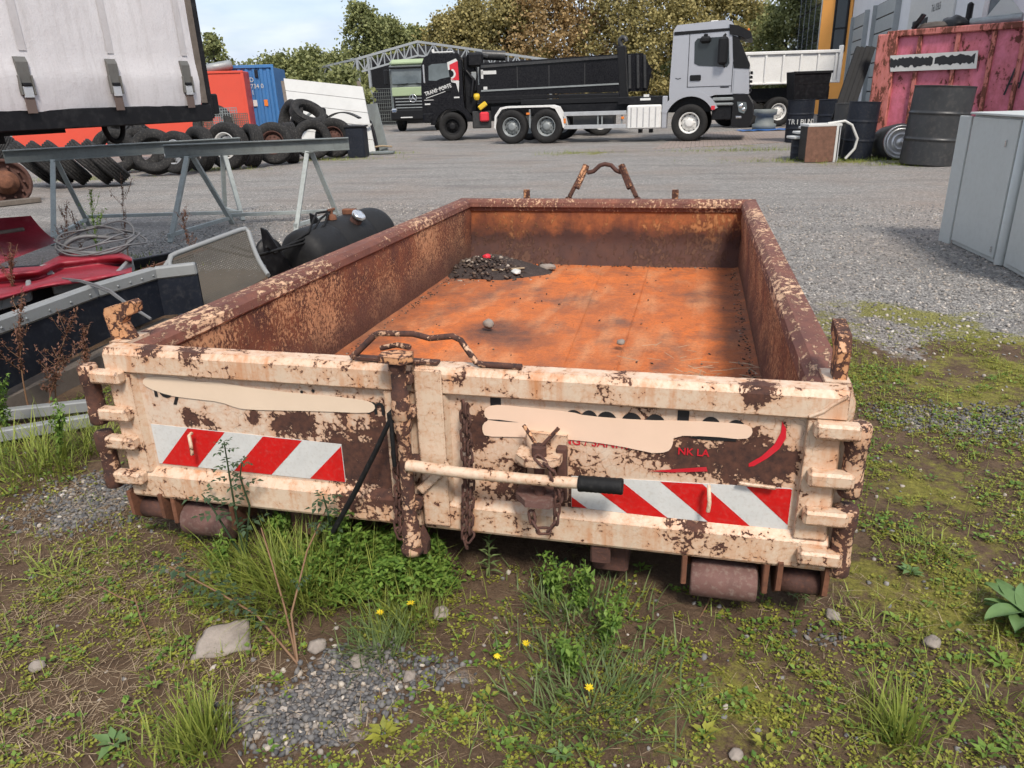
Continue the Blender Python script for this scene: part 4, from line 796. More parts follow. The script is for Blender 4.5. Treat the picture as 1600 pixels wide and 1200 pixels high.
tag(MB().beam(on_ground(215, 425, .16), on_ground(330, 385, .16), .03, .02).build('rusty_bar', 'rust'), 'thin rusty bar lying over the dark steel bar', 'bar')
tag(MB().prism([(-.14, 0), (.12, 0), (.16, .16), (.05, .24), (-.1, .18)], -.05, .05, 1).build('black_bracket', 'plastic', None, on_ground(178, 452, .12), .5), 'black angular bracket by the end of the red fairing', 'bracket')
# perforated seat panel
A_, B_, C_, D_ = at(263, 398, 5.55), at(388, 352, 6.2), at(419, 430, 6.0), at(299, 500, 5.3)
ms = thing('mesh_seat', 'grey perforated metal seat panel in a bent tube frame', 'seat', (D_.x, D_.y, 0)); b0 = Vector((D_.x, D_.y, 0))
def mp_(u, v, off=0):
    p = A_.lerp(B_, u).lerp(D_.lerp(C_, u), v)-b0; nrm = (B_-A_).cross(D_-A_).normalized(); return p+nrm*(.05*math.sin(v*3.14)+.03*(1-v)**3+off)
part('tube_frame', 'greyrail', ms, lambda b: (b.tube([mp_(0, v) for v in np.linspace(1, 0.08, 8)]+[mp_(.04, .0)]+[mp_(u, -.01) for u in np.linspace(.1, .9, 5)]+[mp_(.97, .0)]+[mp_(1, v) for v in np.linspace(.08, 1, 8)], .020, 10), b.tube([mp_(0.0, .05), mp_(-.10, .15), mp_(-.12, .5), mp_(-.05, 1.05)], .016, 8)))
def wires(b):
    for k in range(30): v = .03+k*.033; pp = [mp_(u, v) for u in np.linspace(0.01, .99, 7)]; w_ = mp_(.5, v+.020)-mp_(.5, v); [b.add([p0, p1, p1+w_, p0+w_], [(0, 1, 2, 3)]) for p0, p1 in zip(pp, pp[1:])]
    for k in range(46): u = .02+k*.0212; pp = [mp_(u, v, .002) for v in np.linspace(.02, 1, 7)]; w_ = mp_(u+.012, .5)-mp_(u, .5); [b.add([p0, p1, p1+w_, p0+w_], [(0, 1, 2, 3)]) for p0, p1 in zip(pp, pp[1:])]
o = part('mesh', 'wiremesh', ms, wires); o['kind'] = 'stuff'
part('side_plate', 'wood', ms, lambda b: b.add([mp_(-.10, .16), mp_(0, .10), mp_(0, 1), mp_(-.06, 1.05)], [(0, 1, 2, 3)]))
# black tank
T0, T1 = at(468, 408, 6.7), at(590, 362, 7.8); ax = (T1-T0); tl = ax.length
tk = thing('plastic_tank', 'black rounded plastic tank with chrome filler cap and hoses', 'tank', (T0.x, T0.y, 0)); tb = Vector((T0.x, T0.y, 0)); rT = .27
part('shell', 'tankplastic', tk, lambda b: b.lathe([(0, -.02), (.15, -.015), (.23, .02), (.262, .07), (.27, .12), (.27, tl*.30), (.262, tl*.31), (.262, tl*.335), (.27, tl*.345), (.27, tl*.68), (.262, tl*.69), (.262, tl*.715), (.27, tl*.725), (.27, tl-.1), (.255, tl-.04), (.2, tl), (0, tl+.02)], T0-tb, ax, 36))
axn = ax.normalized(); upv = Vector((0, 0, 1)); sd = axn.cross(upv).normalized()
cp = T0-tb+axn*tl*.55+(sd*.55-upv*-.83)*rT
part('filler_cap', 'chrome', tk, lambda b: b.lathe([(.05, -.03), (.05, .05), (.068, .055), (.07, .085), (.06, .095), (0, .1)], cp, sd*.6+upv*.8, 20)); part('neck', 'rust_dark', tk, lambda b: b.lathe([(.06, -.05), (.055, .045)], cp, sd*.6+upv*.8, 16))
vp = T0-tb+axn*tl*.42+upv*rT
part('valve', 'rust', tk, lambda b: (b.tube([vp, vp+upv*.04, vp+upv*.05], [.05, .045, .02], 10), b.tube([vp+upv*.04, vp+upv*.10], .018, 8), b.tube([vp+upv*.09-axn*.05, vp+upv*.09+axn*.05], .014, 8), b.box(vp+axn*.3+upv*.02, (.14, .07, .06), 0, .01)))
for k in range(3): part('hose', 'rubber', tk, lambda b: b.tube([vp+upv*.08-axn*.02*k, vp-axn*.22+upv*(.10-.05*k)+sd*.04*k, vp-axn*.5+upv*(-.02-.04*k)+sd*.1, vp-axn*(.75+.15*k)+upv*(-.16+.02*k)-sd*.1, vp-axn*(.95+.15*k)+upv*(-.05+.03*k)-sd*.25*k], .011, 6))
for t, w_ in ((-.06, .02), (tl*.5, .02)):
    c0 = T0-tb+axn*t
    part('bracket', 'black', tk, lambda b: (b.add([c0+v+axn*s_ for s_ in (0, .02) for v in (upv*.30-sd*.34, upv*.28-sd*.28, upv*.02-sd*.10, -upv*.30+sd*.05, -upv*.32-sd*.34)], [(0, 1, 2, 3, 4), (9, 8, 7, 6, 5), (0, 5, 6, 1), (1, 6, 7, 2), (2, 7, 8, 3), (4, 9, 5, 0)])))
part('cradle', 'black', tk, lambda b: (b.box(T0-tb+axn*tl*.3-upv*.33, (.5, .3, .12)), b.box(T0-tb+axn*tl*.75-upv*.33, (.5, .3, .12))))
tag(MB().lathe([(.03, -.03), (.13, -.025), (.14, 0), (.13, .03), (.05, .03)], on_ground(424, 415)+Vector((0, 0, .14)), cam_vec(.6, -.7, .2), 20, 0, True).build('black_pulley', 'plastic'), 'small black wheel between the mesh seat and the tank', 'pulley')
# ================================================================== containers and boards behind the tyres
p = on_ground(379, 110, 2.6); rz = math.atan2(_vr.y, _vr.x)+R(7); rc = thing('red_container', 'plain red steel container behind the tyres', 'container', (p.x, p.y, 0), rz)
part('body', 'red', rc, lambda b: b.box((-4, 1.2, 1.34), (8, 2.4, 2.48), 0, .02)); bx('top_rail', 'red', rc, (-4, -.012, 2.565), (8, .05, .07), .005); bx('bottom_rail', 'red', rc, (-4, -.012, .12), (8, .05, .14), .005); bx('corner_post', 'red', rc, (-.04, -.010, 1.34), (.10, .045, 2.37), .005)
for k in range(2): tag(MB().lathe([(.1, -.5), (.16, -.45), (.16, .5), (.1, .55)], (p.x-1.2-.5*k, p.y+.3, 2.75), cam_vec(.9, .3, .15*(1-2*k)), 14).build('scrap_pipe', ('steel', 'plastic')[k]), ('grey pipe lying on the red container roof', 'black pipe lying on the red container roof')[k], 'pipe')
p2 = on_ground(437, 106, 2.6); p2 = at(433, 150, 26.8); w2 = thing('blue_container', 'blue corrugated shipping container with white numbers', 'container', (p2.x, p2.y, 0), rz); w2.scale = (1, 1, 1.08)
def corr(b, L, H, n_, d=.035, z0=.15):
    xs = []
    for k in range(n_): x = -L+L*k/n_; s = L/n_; xs += [(x, 0), (x+s*.35, 0), (x+s*.5, d), (x+s*.85, d)]
    xs.append((0, 0)); vs = [(x, y, z) for x, y in xs for z in (z0, H)]; b.add(vs, [(2*i, 2*i+2, 2*i+3, 2*i+1) for i in range(len(xs)-1)])
part('corrugated_side', 'blue', w2, lambda b: corr(b, 6, 2.5, 24)); bx('core', 'blue', w2, (-3, 1.3, 1.33), (5.98, 2.4, 2.36)); bx('top_rail', 'blue', w2, (-3, .02, 2.55), (6, .12, .10), .01); bx('bottom_rail', 'blue', w2, (-3, .02, .10), (6, .12, .12), .01); bx('corner_post', 'blue', w2, (-.04, .0, 1.34), (.09, .14, 2.4), .01)
for k, s_ in enumerate(('SD', '8734 0', '51')): text('lettering', s_, .20, 'whiteboard', w2, (-.98, -.012, 2.08-.20*k), RT)
bx('label', 'whitetape', w2, (-.80, -.010, 1.42), (.14, .012, .2)); bx('orange_label', 'amber', w2, (-.42, -.010, 1.42), (.13, .012, .2)); bx('vent', 'darkblue', w2, (-.62, -.015, 2.33), (.12, .03, .24), .01)
for k, (px, py, sz, mt) in enumerate(((322, 196, .36, 'wood'), (336, 190, .45, 'steel'), (357, 186, .5, 'steel'), (376, 192, .42, 'wood'))):
    p = at(px, py, 19.5)
    o = MB(); [o.box((-sz/2+sz*i/8, 0, 0), (.018, .015, sz*1.1)) for i in range(9)]; [o.box((0, .016, -sz*.55+sz*1.1*i/8), (sz, .015, .018)) for i in range(9)]
    o = o.build('wire_panel', mt, None, p, .2); tag(o, 'wire mesh panel behind the front beam, %s from the left' % ('first', 'second', 'third', 'fourth')[k], 'mesh panel', 'wire mesh panels')
p = on_ground(212, 250)
rd = thing('ribbed_radiator', 'dark ribbed plastic cover tilted on the tyre heap', 'cover', (p.x+.1, p.y, .95)); rd.rotation_euler = (R(-10), R(40), R(12))
bx('shell', 'plastic', rd, (0, 0, 0), (.9, .12, .62), .02)
for k in range(9): bx('rib', 'drum', rd, (-.40+.1*k, -.07, 0), (.045, .03, .58), .006)
# white board and its neighbours
P0, P1, P2, P3 = None, on_ground(587, 240), at(566, 135, 22.9), at(443, 122, 23.9); P0 = P3-(P2-P1); wb = thing('white_board', 'large white plank board leaning behind the tyre pile', 'board', P1)
for k in range(5):
    def pl(b, k=k):
        f = lambda u, v: P0.lerp(P1, u).lerp(P3.lerp(P2, u), v)-P1
        v0, v1 = k/5+.004, (k+1)/5-.004; nr = (P1-P0).cross(P3-P0).normalized()*.04; vs = [f(0, v0), f(1, v0), f(1, v1), f(0, v1)]; b.add(vs+[v-nr for v in vs], [(0, 1, 2, 3), (7, 6, 5, 4), (0, 4, 5, 1), (1, 5, 6, 2), (2, 6, 7, 3), (3, 7, 4, 0)])
    part('plank', 'whiteboard', wb, pl)
part('batten', 'wood', wb, lambda b: b.beam(P1.lerp(P2, .1)-P1+cam_vec(-.15, .25, 0), P2-P1+cam_vec(-.15, .22, .15), .1, .06)); part('end_post', 'wood', wb, lambda b: b.beam(P0-P1+cam_vec(-.05, 0, 0), P3-P1+cam_vec(-.05, 0, -.1), .1, .06))
p = on_ground(606, 236); q = on_ground(583, 236)
dp = thing('grey_panel', 'dark grey metal panel leaning beside the white board', 'panel', p)
f0, f1, f2, f3 = q-p, Vector((0, 0, 0)), at(588, 161, 23.6)-p, at(573, 163, 23.9)-p
part('sheet', 'beam', dp, lambda b: b.add([f0, f1, f2, f3]+[v+cam_vec(.02, .05, 0) for v in (f0, f1, f2, f3)], [(0, 1, 2, 3), (7, 6, 5, 4), (1, 5, 6, 2), (2, 6, 7, 3), (0, 3, 7, 4)]))
part('brace', 'black', dp, lambda b: b.tube([f0.lerp(f1, .4)+cam_vec(0, -.15, .05), f0.lerp(f2, .4)+cam_vec(0, -.12, 0), f0.lerp(f2, .62)+cam_vec(-.15, -.05, 0)], .05, 6))
p = on_ground(597, 241); tag(MB().box((0, 0, .05), (.72, .4, .06), 0, .01).build('base_plate', 'beam', None, p, .25), 'grey plate lying flat at the foot of the white board', 'plate')
tag(MB().tube([(0, 0, 0), (.3, .05, .03), (.6, .0, 0)], .03, 6).build('rope_end', 'straw', None, on_ground(583, 237)+Vector((0, 0, .13)), .3), 'straw coloured rope end on the flat grey plate', 'rope')
p = on_ground(558, 247); dbx = thing('dark_box', 'dark grey box behind the wheel with rusty rim', 'box', p, .22)
bx('body', 'navy', dbx, (-.02, .35, .40), (.5, .6, .80), .02); bx('lid', 'black', dbx, (-.02, .35, .83), (.55, .64, .05), .01)
p = at(535, 186, 21.8)
tag(MB().grid(lambda u, v: (-.52+1.05*u, -.25+.5*v, .30*math.sin(math.pi*(.12+.75*u))-.1), 16, 4).build('mudguard', 'plastic', None, p, .25), 'black curved mudguard on top of the dark box', 'mudguard').modifiers.new('t', 'SOLIDIFY').thickness = .03
p = at(507, 195, 21.6); tag(MB().lathe([(.14, -.05), (.14, .05), (.07, .08), (.07, .2), (.13, .22), (.13, .27), (.06, .29), (.09, .33), (.09, .43), (.05, .47), (0, .47)], (0, 0, 0), (0, 0, 1), 16).build('valve_unit', 'black', None, p), 'black upright valve unit on the tyre pile before the white board', 'valve')
p = on_ground(530, 243); tag(MB().beam((-.9, 0, 0), (.75, .3, .02), .12, .05).build('white_bar', 'whiteboard', None, at(538, 197, 22.2), .1), 'white bar under the black mudguard', 'bar')
for k, (a, b_) in enumerate((((455, 165), (472, 192)), ((468, 190), (492, 172)))): tag(MB().beam(at(*a, 22.9), at(*b_, 22.8), .25, .06, 0, .01).build('scrap_board', ('wood', 'steel')[k]), ('tan strip propped against the white board', 'grey sheet piece propped against the white board')[k], 'scrap')
# ================================================================== pink container and clutter on the right
pa, pb = on_ground(1391, 49, 2.55), on_ground(1600, 33, 2.55); PRZ = math.atan2(pb.y-pa.y, pb.x-pa.x); pk = thing('pink_container', 'faded pink rusty tall steel container with ribs and white sign', 'container', (pa.x, pa.y, 0), PRZ)
PU = lambda px, py: plane_u(px, py, pa, PRZ)
part('side_sheet', 'pink', pk, lambda b: b.box((3.2, 1.1, 1.30), (6.4, 2.1, 2.3), 0, .01)); bx('top_rail', 'pinkrust', pk, (3.2, .02, 2.49), (6.5, .14, .13), .02); bx('bottom_rail', 'pinkrust', pk, (3.2, .03, .16), (6.4, .12, .16), .02)
bx('end_column', 'pinkrust', pk, (-.02, .06, 1.28), (.42, .24, 2.44), .02)
for px in (1438, 1497, 1553, 1600): u_, z_ = PU(px, 60); bx('rib', 'pinkrust', pk, (u_, .03, 1.33), (.085, .10, 2.18), .01)
for k in range(2): bx('rib', 'pinkrust', pk, (3.6+k*1., .03, 1.33), (.085, .10, 2.18), .01)
bx('end_sheet', 'pinkrust', pk, (-.09, 1.15, 1.25), (.06, 1.9, 2.3)); 
for y in (.5, 1.2, 1.9): bx('end_rib', 'pinkrust', pk, (-.15, y, 1.25), (.07, .09, 2.2), .01)
for z in (.3, 1.1, 2.2): bx('end_rib', 'pinkrust', pk, (-.145, 1.15, z), (.06, 1.9, .1), .01)
(ua, za), (ub, zb_), (uc, zc), (ud, zd) = PU(1393, 87), PU(1530, 79), PU(1527, 107), PU(1393, 112)
sg = part('sign_board', 'whiteboard', pk, lambda b: b.prism([(ud, zd), (uc, zc), (ub, zb_), (ua, za)], -.075, -.055, 1))
def scrib(b):
    k = 46; rr = np.random.default_rng(5); up = []; lo = []
    for i in range(k+1):
        t = i/k*.97+.01; x = ua+(ub-ua)*t; zm = (za+zd)/2*(1-t)+(zb_+zc)/2*t+.015; up.append((x, zm+.085+rr.uniform(-.035, .03))); lo.append((x, zm-.075+rr.uniform(-.04, .02)))
    vs = [(x, -.0775, z) for x, z in up]+[(x, -.0775, z) for x, z in lo]; b.add(vs, [(i, i+1, k+2+i, k+1+i) for i in range(k) if i not in (24,)])
part('black_scrawl', 'ink', sg, scrib)
u_, z_ = PU(1580, 130)
part('scratch_mark', 'ink', pk, lambda b: b.beam((u_-.09, .012, z_-.22), (u_+.02, .012, z_+.28), .006, .035)); part('scratch_mark', 'ink', pk, lambda b: b.beam((u_+.14, .012, z_-.1), (u_+.18, .012, z_+.22), .006, .03)); part('scratch_mark', 'ink', pk, lambda b: b.beam((u_-.06, .012, z_-.02), (u_+.14, .012, z_+.0), .006, .03)); part('scratch_mark', 'ink', pk, lambda b: b.beam((PU(1530, 95)[0], .012, PU(1530, 95)[1]-.2), (PU(1530, 95)[0], .012, PU(1530, 95)[1]+.1), .006, .03))
# scrap heaped in the pink container
def pkp(px, py, y=.5): u_, z_ = PU(px, py); c, s_ = math.cos(PRZ), math.sin(PRZ); return Vector((pa.x+u_*c-y*s_, pa.y+u_*s_+y*c, z_+.02))
tag(MB().tube([pkp(1505, 36), pkp(1545, 32), pkp(1588, 27)], .09, 12).build('grey_pipe', 'steel'), 'fat grey pipe on top of the pink container', 'pipe')
lump('black_bag', 'plastic', pkp(1478, 40), (.45, .25, .18), 'black crumpled bag on top of the pink container', 'bag', 12); lump('scrap_lump', 'wood', pkp(1448, 42), (.5, .2, .10), 'flat grey scrap along the pink container edge', 'scrap', 13)
tag(MB().prism([(-.3, 0), (.35, 0), (.05, .32), (-.1, .3)], -.02, .02, 1).build('grey_wedge', 'locker', None, pkp(1558, 24), PRZ), 'pale blue grey wedge of sheet on the pink container', 'sheet')
tag(MB().beam(pkp(1415, 45), pkp(1432, 22), .2, .05).build('black_slab', 'plastic'), 'black slab sticking up at the left of the pink container top', 'scrap')
wc = pkp(1530, 40, 3.2); wv = thing('white_cab', 'white truck cab with big windows behind the pink container', 'truck cab', (wc.x, wc.y, 0), PRZ+.1)
bx('body', 'white', wv, (.3, .9, 1.5), (2.2, 1.8, 2.3), .06); bx('roof', 'white', wv, (.3, .9, 3.55), (2.3, 1.9, .25), .06)
for x in (-.72, .62, 1.32): bx('pillar', 'white', wv, (x, .05, 3.0), (.12, .1, .9), .02)
bx('window', 'glass2', wv, (-.05, .06, 3.0), (1.25, .04, .85)); bx('window', 'glass2', wv, (.97, .06, 3.0), (.6, .04, .85)); bx('rear_wall', 'white', wv, (.3, 1.75, 3.0), (2.2, .06, .9)); bx('mirror', 'plastic', wv, (-1.0, -.25, 2.95), (.12, .22, .5), .04); bx('dark_box', 'black', wv, (2.1, .6, 3.2), (1.2, 1.4, 1.6), .05); bx('chassis', 'black', wv, (.3, .9, .25), (2, 1.6, .3))
# drums
def drum(px, py, r, h, mat, lab, tilt=(0, 0), lid=None, name='drum', txt=None, loc=None):
    p = on_ground(px, py) if loc is None else loc
    e = thing(name, lab, 'drum', (p.x, p.y, p.z), rot=(tilt[0], tilt[1], math.atan2(_vr.y, _vr.x)), group='drums by the pink container')
    part('shell', mat, e, lambda b: b.lathe([(0, .02), (r*.96, .02), (r, .0), (r, .02), (r, .05)]+[q for z in (.33, .66) for q in ((r, h*z-.05), (r, h*z-.02), (r*1.025, h*z-.008), (r*1.025, h*z+.008), (r, h*z+.02), (r, h*z+.05))]+[(r, h-.05), (r, h-.02), (r*1.02, h-.01), (r*1.02, h), (r*.96, h), (r*.95, h-.025), (0, h-.025)], (0, 0, 0), (0, 0, 1), 32))
    if lid: part('lid', lid, e, lambda b: b.lathe([(r*.94, h-.022), (r*.5, h-.018), (0, h-.018)], (0, 0, 0), (0, 0, 1), 28))
    return e
d1 = drum(1246, 222, .36, 1.15, 'navy', 'navy drum lettered in white under the black bin'); 
def curved_text(e, body, r, z, size, mat, span):
    for i, ch in enumerate(body):
        a = -math.pi/2+span*(i/(len(body)-1)-.5); text('lettering', ch, size, mat, e, (r*math.cos(a), r*math.sin(a), z), (R(90), 0, a+math.pi/2), align='CENTER', bold=.002)
curved_text(d1, 'TRIBUNOL', .372, .50, .19, 'whitetape', 2.3)
p = on_ground(1246, 222); p.z = 1.14; bn = thing('black_bin', 'open black rectangular bin standing on the lettered drum', 'bin', p+cam_vec(.14, .05, 0), math.atan2(_vr.y, _vr.x)); bn.scale = (1.25, 1, 1.3)
part('tub', 'black', bn, lambda b: b.add([(-.36, -.28, 0), (.36, -.28, 0), (.36, .28, 0), (-.36, .28, 0), (-.41, -.33, .56), (.41, -.33, .56), (.41, .33, .56), (-.41, .33, .56), (-.39, -.31, .56), (.39, -.31, .56), (.39, .31, .56), (-.39, .31, .56), (-.34, -.26, .04), (.34, -.26, .04), (.34, .26, .04), (-.34, .26, .04)], [(0, 1, 5, 4), (1, 2, 6, 5), (2, 3, 7, 6), (3, 0, 4, 7), (4, 5, 9, 8), (5, 6, 10, 9), (6, 7, 11, 10), (7, 4, 8, 11), (8, 9, 13, 12), (9, 10, 14, 13), (10, 11, 15, 14), (11, 8, 12, 15), (12, 13, 14, 15), (3, 2, 1, 0)])); bx('rim', 'plastic', bn, (0, -.345, .54), (.86, .03, .05), .006); bx('fold', 'plastic', bn, (0, -.31, .32), (.76, .012, .015))
drum(1298, 228, .41, 1.16, 'navy', 'navy drum with an orange lid behind the box', lid='amber'); drum(1316, 243, .27, 1.12, 'drum', 'grey black drum between the orange lidded one and the tall navy one'); drum(1336, 249, .30, 1.16, 'navy', 'tall navy drum left of the pink container corner', (0, R(3)))
drum(1450, 257, .52, 1.42, 'drum', 'largest black drum in front of the pink container', (0, R(3.5)))
p = on_ground(1403, 250); p.z = .36
lm = thing('lying_drum', 'black drum lying on its side with a shiny ringed end', 'drum', p, group='drums by the pink container', rot=dir_rot(cam_vec(-.12, -1, .12)))
part('shell', 'drum', lm, lambda b: b.lathe([(.36, -.75), (.37, -.7), (.37, -.06), (.34, -.04), (.34, -.02)], (0, 0, 0), (0, 0, 1), 32)); part('end_disc', 'alu', lm, lambda b: b.lathe([(.335, -.03), (.33, .02), (.315, .03), (.305, .0), (.26, .0), (.25, .018), (.24, .0), (.16, .005), (.15, .02), (.14, .005), (.06, .01), (.05, .03), (0, .035)], (0, 0, 0), (0, 0, 1), 36))
drum(1252, 249, .24, .42, 'navy', 'short scuffed dark drum left of the brown fronted box', name='small_drum')
p = on_ground(1282, 254); cr_ = thing('brown_box', 'appliance box with rusted brown front and white top', 'box', p, math.atan2(_vr.y, _vr.x)+R(-2))
bx('body', 'plastic', cr_, (0.02, .30, .37), (.64, .52, .68), .01); bx('front', 'brownboard', cr_, (-.04, .02, .36), (.58, .03, .70), .004); bx('top', 'whiteboard', cr_, (.02, .28, .735), (.68, .56, .05), .008); bx('edge_strip', 'whiteboard', cr_, (.275, .015, .36), (.05, .04, .72), .004); bx('side', 'alu', cr_, (.335, .12, .36), (.02, .22, .70))
for k in range(3): tag(MB().box((0, 0, 0), (.62-.1*k, .5-.05*k, .05), 0, .01).build('white_tray', 'whiteboard' if k < 2 else 'alu', None, on_ground(1256, 250)+Vector((-.02+.08*k, .1+.15*k, .47+.09*k)), .25+.05*k), 'flat white tray on the short drum, %s of the stack' % ('lowest', 'middle one', 'topmost')[k], 'tray', 'white trays')
p = on_ground(1320, 252); h0 = cam_vec(1, 0, 0)
tag(MB().tube([p+h0*-.45+upv*.76, p+h0*-.1+upv*.80, p+h0*.05+upv*.72, p+h0*.2+upv*.45, p+h0*.17+upv*.25, p+h0*.0+upv*.05], .028, 8).build('white_hose', 'whiteboard'), 'white hose arching down from the brown fronted box', 'hose')
a, c = at(1318, 160, 16.6), at(1353, 74, 17.0)
gp_ = thing('black_gutter_sheet', 'long black ribbed sheet leaning against the pink container', 'sheet', a); 
for k in range(4): part('fold', 'rubber', gp_, lambda b: b.beam(cam_vec(-.17+.11*k, .0, -.35), c-a+cam_vec(-.17+.11*k, 0, 0), .115, .05 if k % 2 else .09, 0, .006, (0, -1, 0)))
# cabinets
ga, gb, gc = on_ground(1467, 376), on_ground(1483, 381), on_ground(1557, 416)
rz = math.atan2(gc.y-gb.y, gc.x-gb.x); wl = (gc-gb).length; H1 = 1.215
lk1 = thing('metal_cabinet', 'pale grey metal cabinet with an open left flap', 'cabinet', gb, rz, 'grey metal cabinets')
bx('body', 'locker', lk1, (wl/2, .30, H1/2), (wl, .56, H1), .012); bx('front_panel', 'locker', lk1, (wl*.46, .012, H1/2+.01), (wl*.88, .02, H1-.07), .004); part('corner_edge', 'locker', lk1, lambda b: b.lathe([(.045, .01), (.045, H1-.004), (0, H1-.004)], (wl-.03, .035, 0), (0, 0, 1), 20))
fl_ = math.hypot(ga.x-gb.x, ga.y-gb.y); an = math.atan2(ga.y-gb.y, ga.x-gb.x)-rz
part('flap', 'locker', lk1, lambda b: b.beam((-.01*math.cos(an), 0, (H1-.02)/2), (fl_*math.cos(an), fl_*math.sin(an), (H1-.02)/2), .02, H1-.02, 0, .004)); bx('latch', 'chrome', lk1, (wl*.74, -.004, H1*.82), (.012, .012, .06), .002); bx('latch', 'chrome', lk1, (wl*.85, -.004, .12), (.012, .012, .05), .002); bx('top_lip', 'locker', lk1, (wl/2, .28, H1+.006), (wl+.02, .60, .02), .004)
g2 = on_ground(1560, 417); g3 = on_ground(1640, 462); rz2 = math.atan2(g3.y-g2.y, g3.x-g2.x)
lk2 = thing('metal_cabinet', 'second grey metal cabinet cut by the right picture edge', 'cabinet', g2+Vector((.01, 0, 0)), rz2, 'grey metal cabinets')
bx('body', 'locker', lk2, (.55, .31, H1/2+.02), (1.1, .58, H1+.04), .014); bx('front_panel', 'locker', lk2, (.57, .012, H1/2+.03), (1.0, .022, H1-.04), .004); bx('top_lip', 'locker', lk2, (.55, .29, H1+.05), (1.12, .62, .02), .004)
# ================================================================== buildings
def wall_thing(name, lab, pA, pB, h, mat, depth=5.):
    rz = math.atan2(pB.y-pA.y, pB.x-pA.x); L_ = math.hypot(pB.x-pA.x, pB.y-pA.y); e = thing(name, lab, 'building', (pA.x, pA.y, 0), rz); bx('wall', mat, e, (L_/2, depth/2, h/2), (L_, depth, h)); return e, rz, L_
oA, oB = on_ground(1267, 178), on_ground(1312, 178)
ob, orz, oL = wall_thing('orange_building', 'orange rendered stair tower with a tall window', oA, oB, 9., 'orange', 5)
U = lambda px, py: plane_u(px, py, oA, orz)
(x0, z0), (x1, z1) = U(1299, 82), U(1318, 82); w_ = bx('window', 'glass', ob, ((x0+x1)/2, -.01, z0+2.2), (x1-x0, .06, 4.4)); bx('frame', 'black', w_, (x0, -.03, z0+2.2), (.10, .08, 4.4)); bx('frame', 'black', w_, (x1, -.03, z0+2.2), (.10, .08, 4.4)); bx('frame', 'black', w_, ((x0+x1)/2, -.03, z0), (x1-x0, .08, .1)); bx('frame', 'black', w_, ((x0+x1)/2, -.03, z0+1.15), (x1-x0, .08, .08))
gA = oA+(oA-Vector((CAM[0], CAM[1], 0))).normalized()*14+cam_vec(-2.0, 0, 0); gl, grz, gL = wall_thing('glass_hall', 'dark glazed hall front left of the orange tower', gA, oA, 9.5, 'black', 4)
pane = MB().box((0, 0, 0), (gL/6-.12, .04, .80)).mesh('pane', 'glass')
for i in range(6):
    for j in range(10): share('pane', pane, gl, (gL/6*(i+.5), -.02, .55+.92*j))
for i in range(7): bx('mullion', 'steel', gl, (gL/6*i+(.05 if i == 0 else -.05 if i == 6 else 0), -.03, 4.75), (.06, .06, 9.5))
bx('roof_edge', 'steel', gl, (gL/2-.2, -.2, 9.6), (gL+.6, .5, .3), .02)
wA = on_ground(1313.5, 178); wB = on_ground(1700, 262); wh, wrz, wL = wall_thing('white_workshop', 'white workshop with grey sectional doors and a company sign', wA, wB, 7.5, 'facade', 5)
Uw = lambda px, py: plane_u(px, py, wA, wrz)
for (xa, xb, yt) in ((1337, 1358, 27), (1373, 1408, 8)):
    (u0, z0), (u1, z1) = Uw(xa, yt), Uw(xb, yt); zt = max(z0, 4.); dd = bx('door', 'black', wh, ((u0+u1)/2, .0, zt/2), (u1-u0, .05, zt))
    for k in range(8): bx('door_panel', 'shutter', dd, ((u0+u1)/2, -.035, zt*(k+.5)/8), (u1-u0-.06, .03, zt/8-.05), .008)
    for q in (u0, u1): bx('jamb', 'shutter', dd, (q, -.10, zt/2), (.10, .22, zt), .01)
(u0, z0), (u1, z1) = Uw(1420, 44), Uw(1492, 20)
z0 = Uw(1455, 38)[1]; sgn_ = bx('company_sign', 'whitetape', wh, ((u0+u1)/2, -.03, z0+.9), (u1-u0, .05, 1.8)); 
text('lettering', 'www.yardwork.de' if False else 'Tel. 0365', .30, 'ink', sgn_, (u0+(u1-u0)*.55, -.06, z0+.35), RT); bx('blue_field', 'darkblue', sgn_, (u0+(u1-u0)*.32, -.06, z0+.02), ((u1-u0)*.35, .03, .45)); text('lettering', 'BÜRO', .36, 'whitetape', sgn_, (u0+(u1-u0)*.2, -.085, z0-.12), RT)
# steel hall with truss roof
HD = 44.
hp = [at(490, 108, HD+3), at(558, 92, HD), at(652, 65, HD), at(860, 94, HD-1)]; hall = thing('truss_hall', 'open steel hall with pale truss roof and dark sheeting', 'building', (hp[2].x, hp[2].y, 0)); hb_ = Vector((hp[2].x, hp[2].y, 0))
for i, j in ((1, 2), (2, 3)):
    a, c = hp[i]-hb_, hp[j]-hb_; dn = Vector((0, 0, -.75)); part('top_chord', 'truss', hall, lambda b: b.beam(a, c, .12, .13)); part('bottom_chord', 'truss', hall, lambda b: b.beam(a+dn, c+dn, .10, .10)); k = 9 if i == 1 else 16
    for q in range(k): p, r_ = a.lerp(c, q/k), a.lerp(c, (q+1)/k); part('web_member', 'truss', hall, lambda b: b.beam(p+dn if q % 2 else p, r_ if q % 2 else r_+dn, .07, .07)); part('web_post', 'truss', hall, lambda b: b.beam(p+dn, p, .06, .06))
for p in (hp[1], hp[1].lerp(hp[2], .18), hp[3]): part('column', 'truss', hall, lambda b: b.beam(p-hb_, (p.x-hb_.x, p.y-hb_.y, 0), .14, .14, 0, 0, (0, 1, 0)))
part('side_truss', 'truss', hall, lambda b: (b.beam(hp[0]-hb_, hp[1]-hb_, .12, .12), b.beam(hp[0]-hb_+Vector((0, 0, -.7)), hp[1]-hb_+Vector((0, 0, -.7)), .1, .1)))
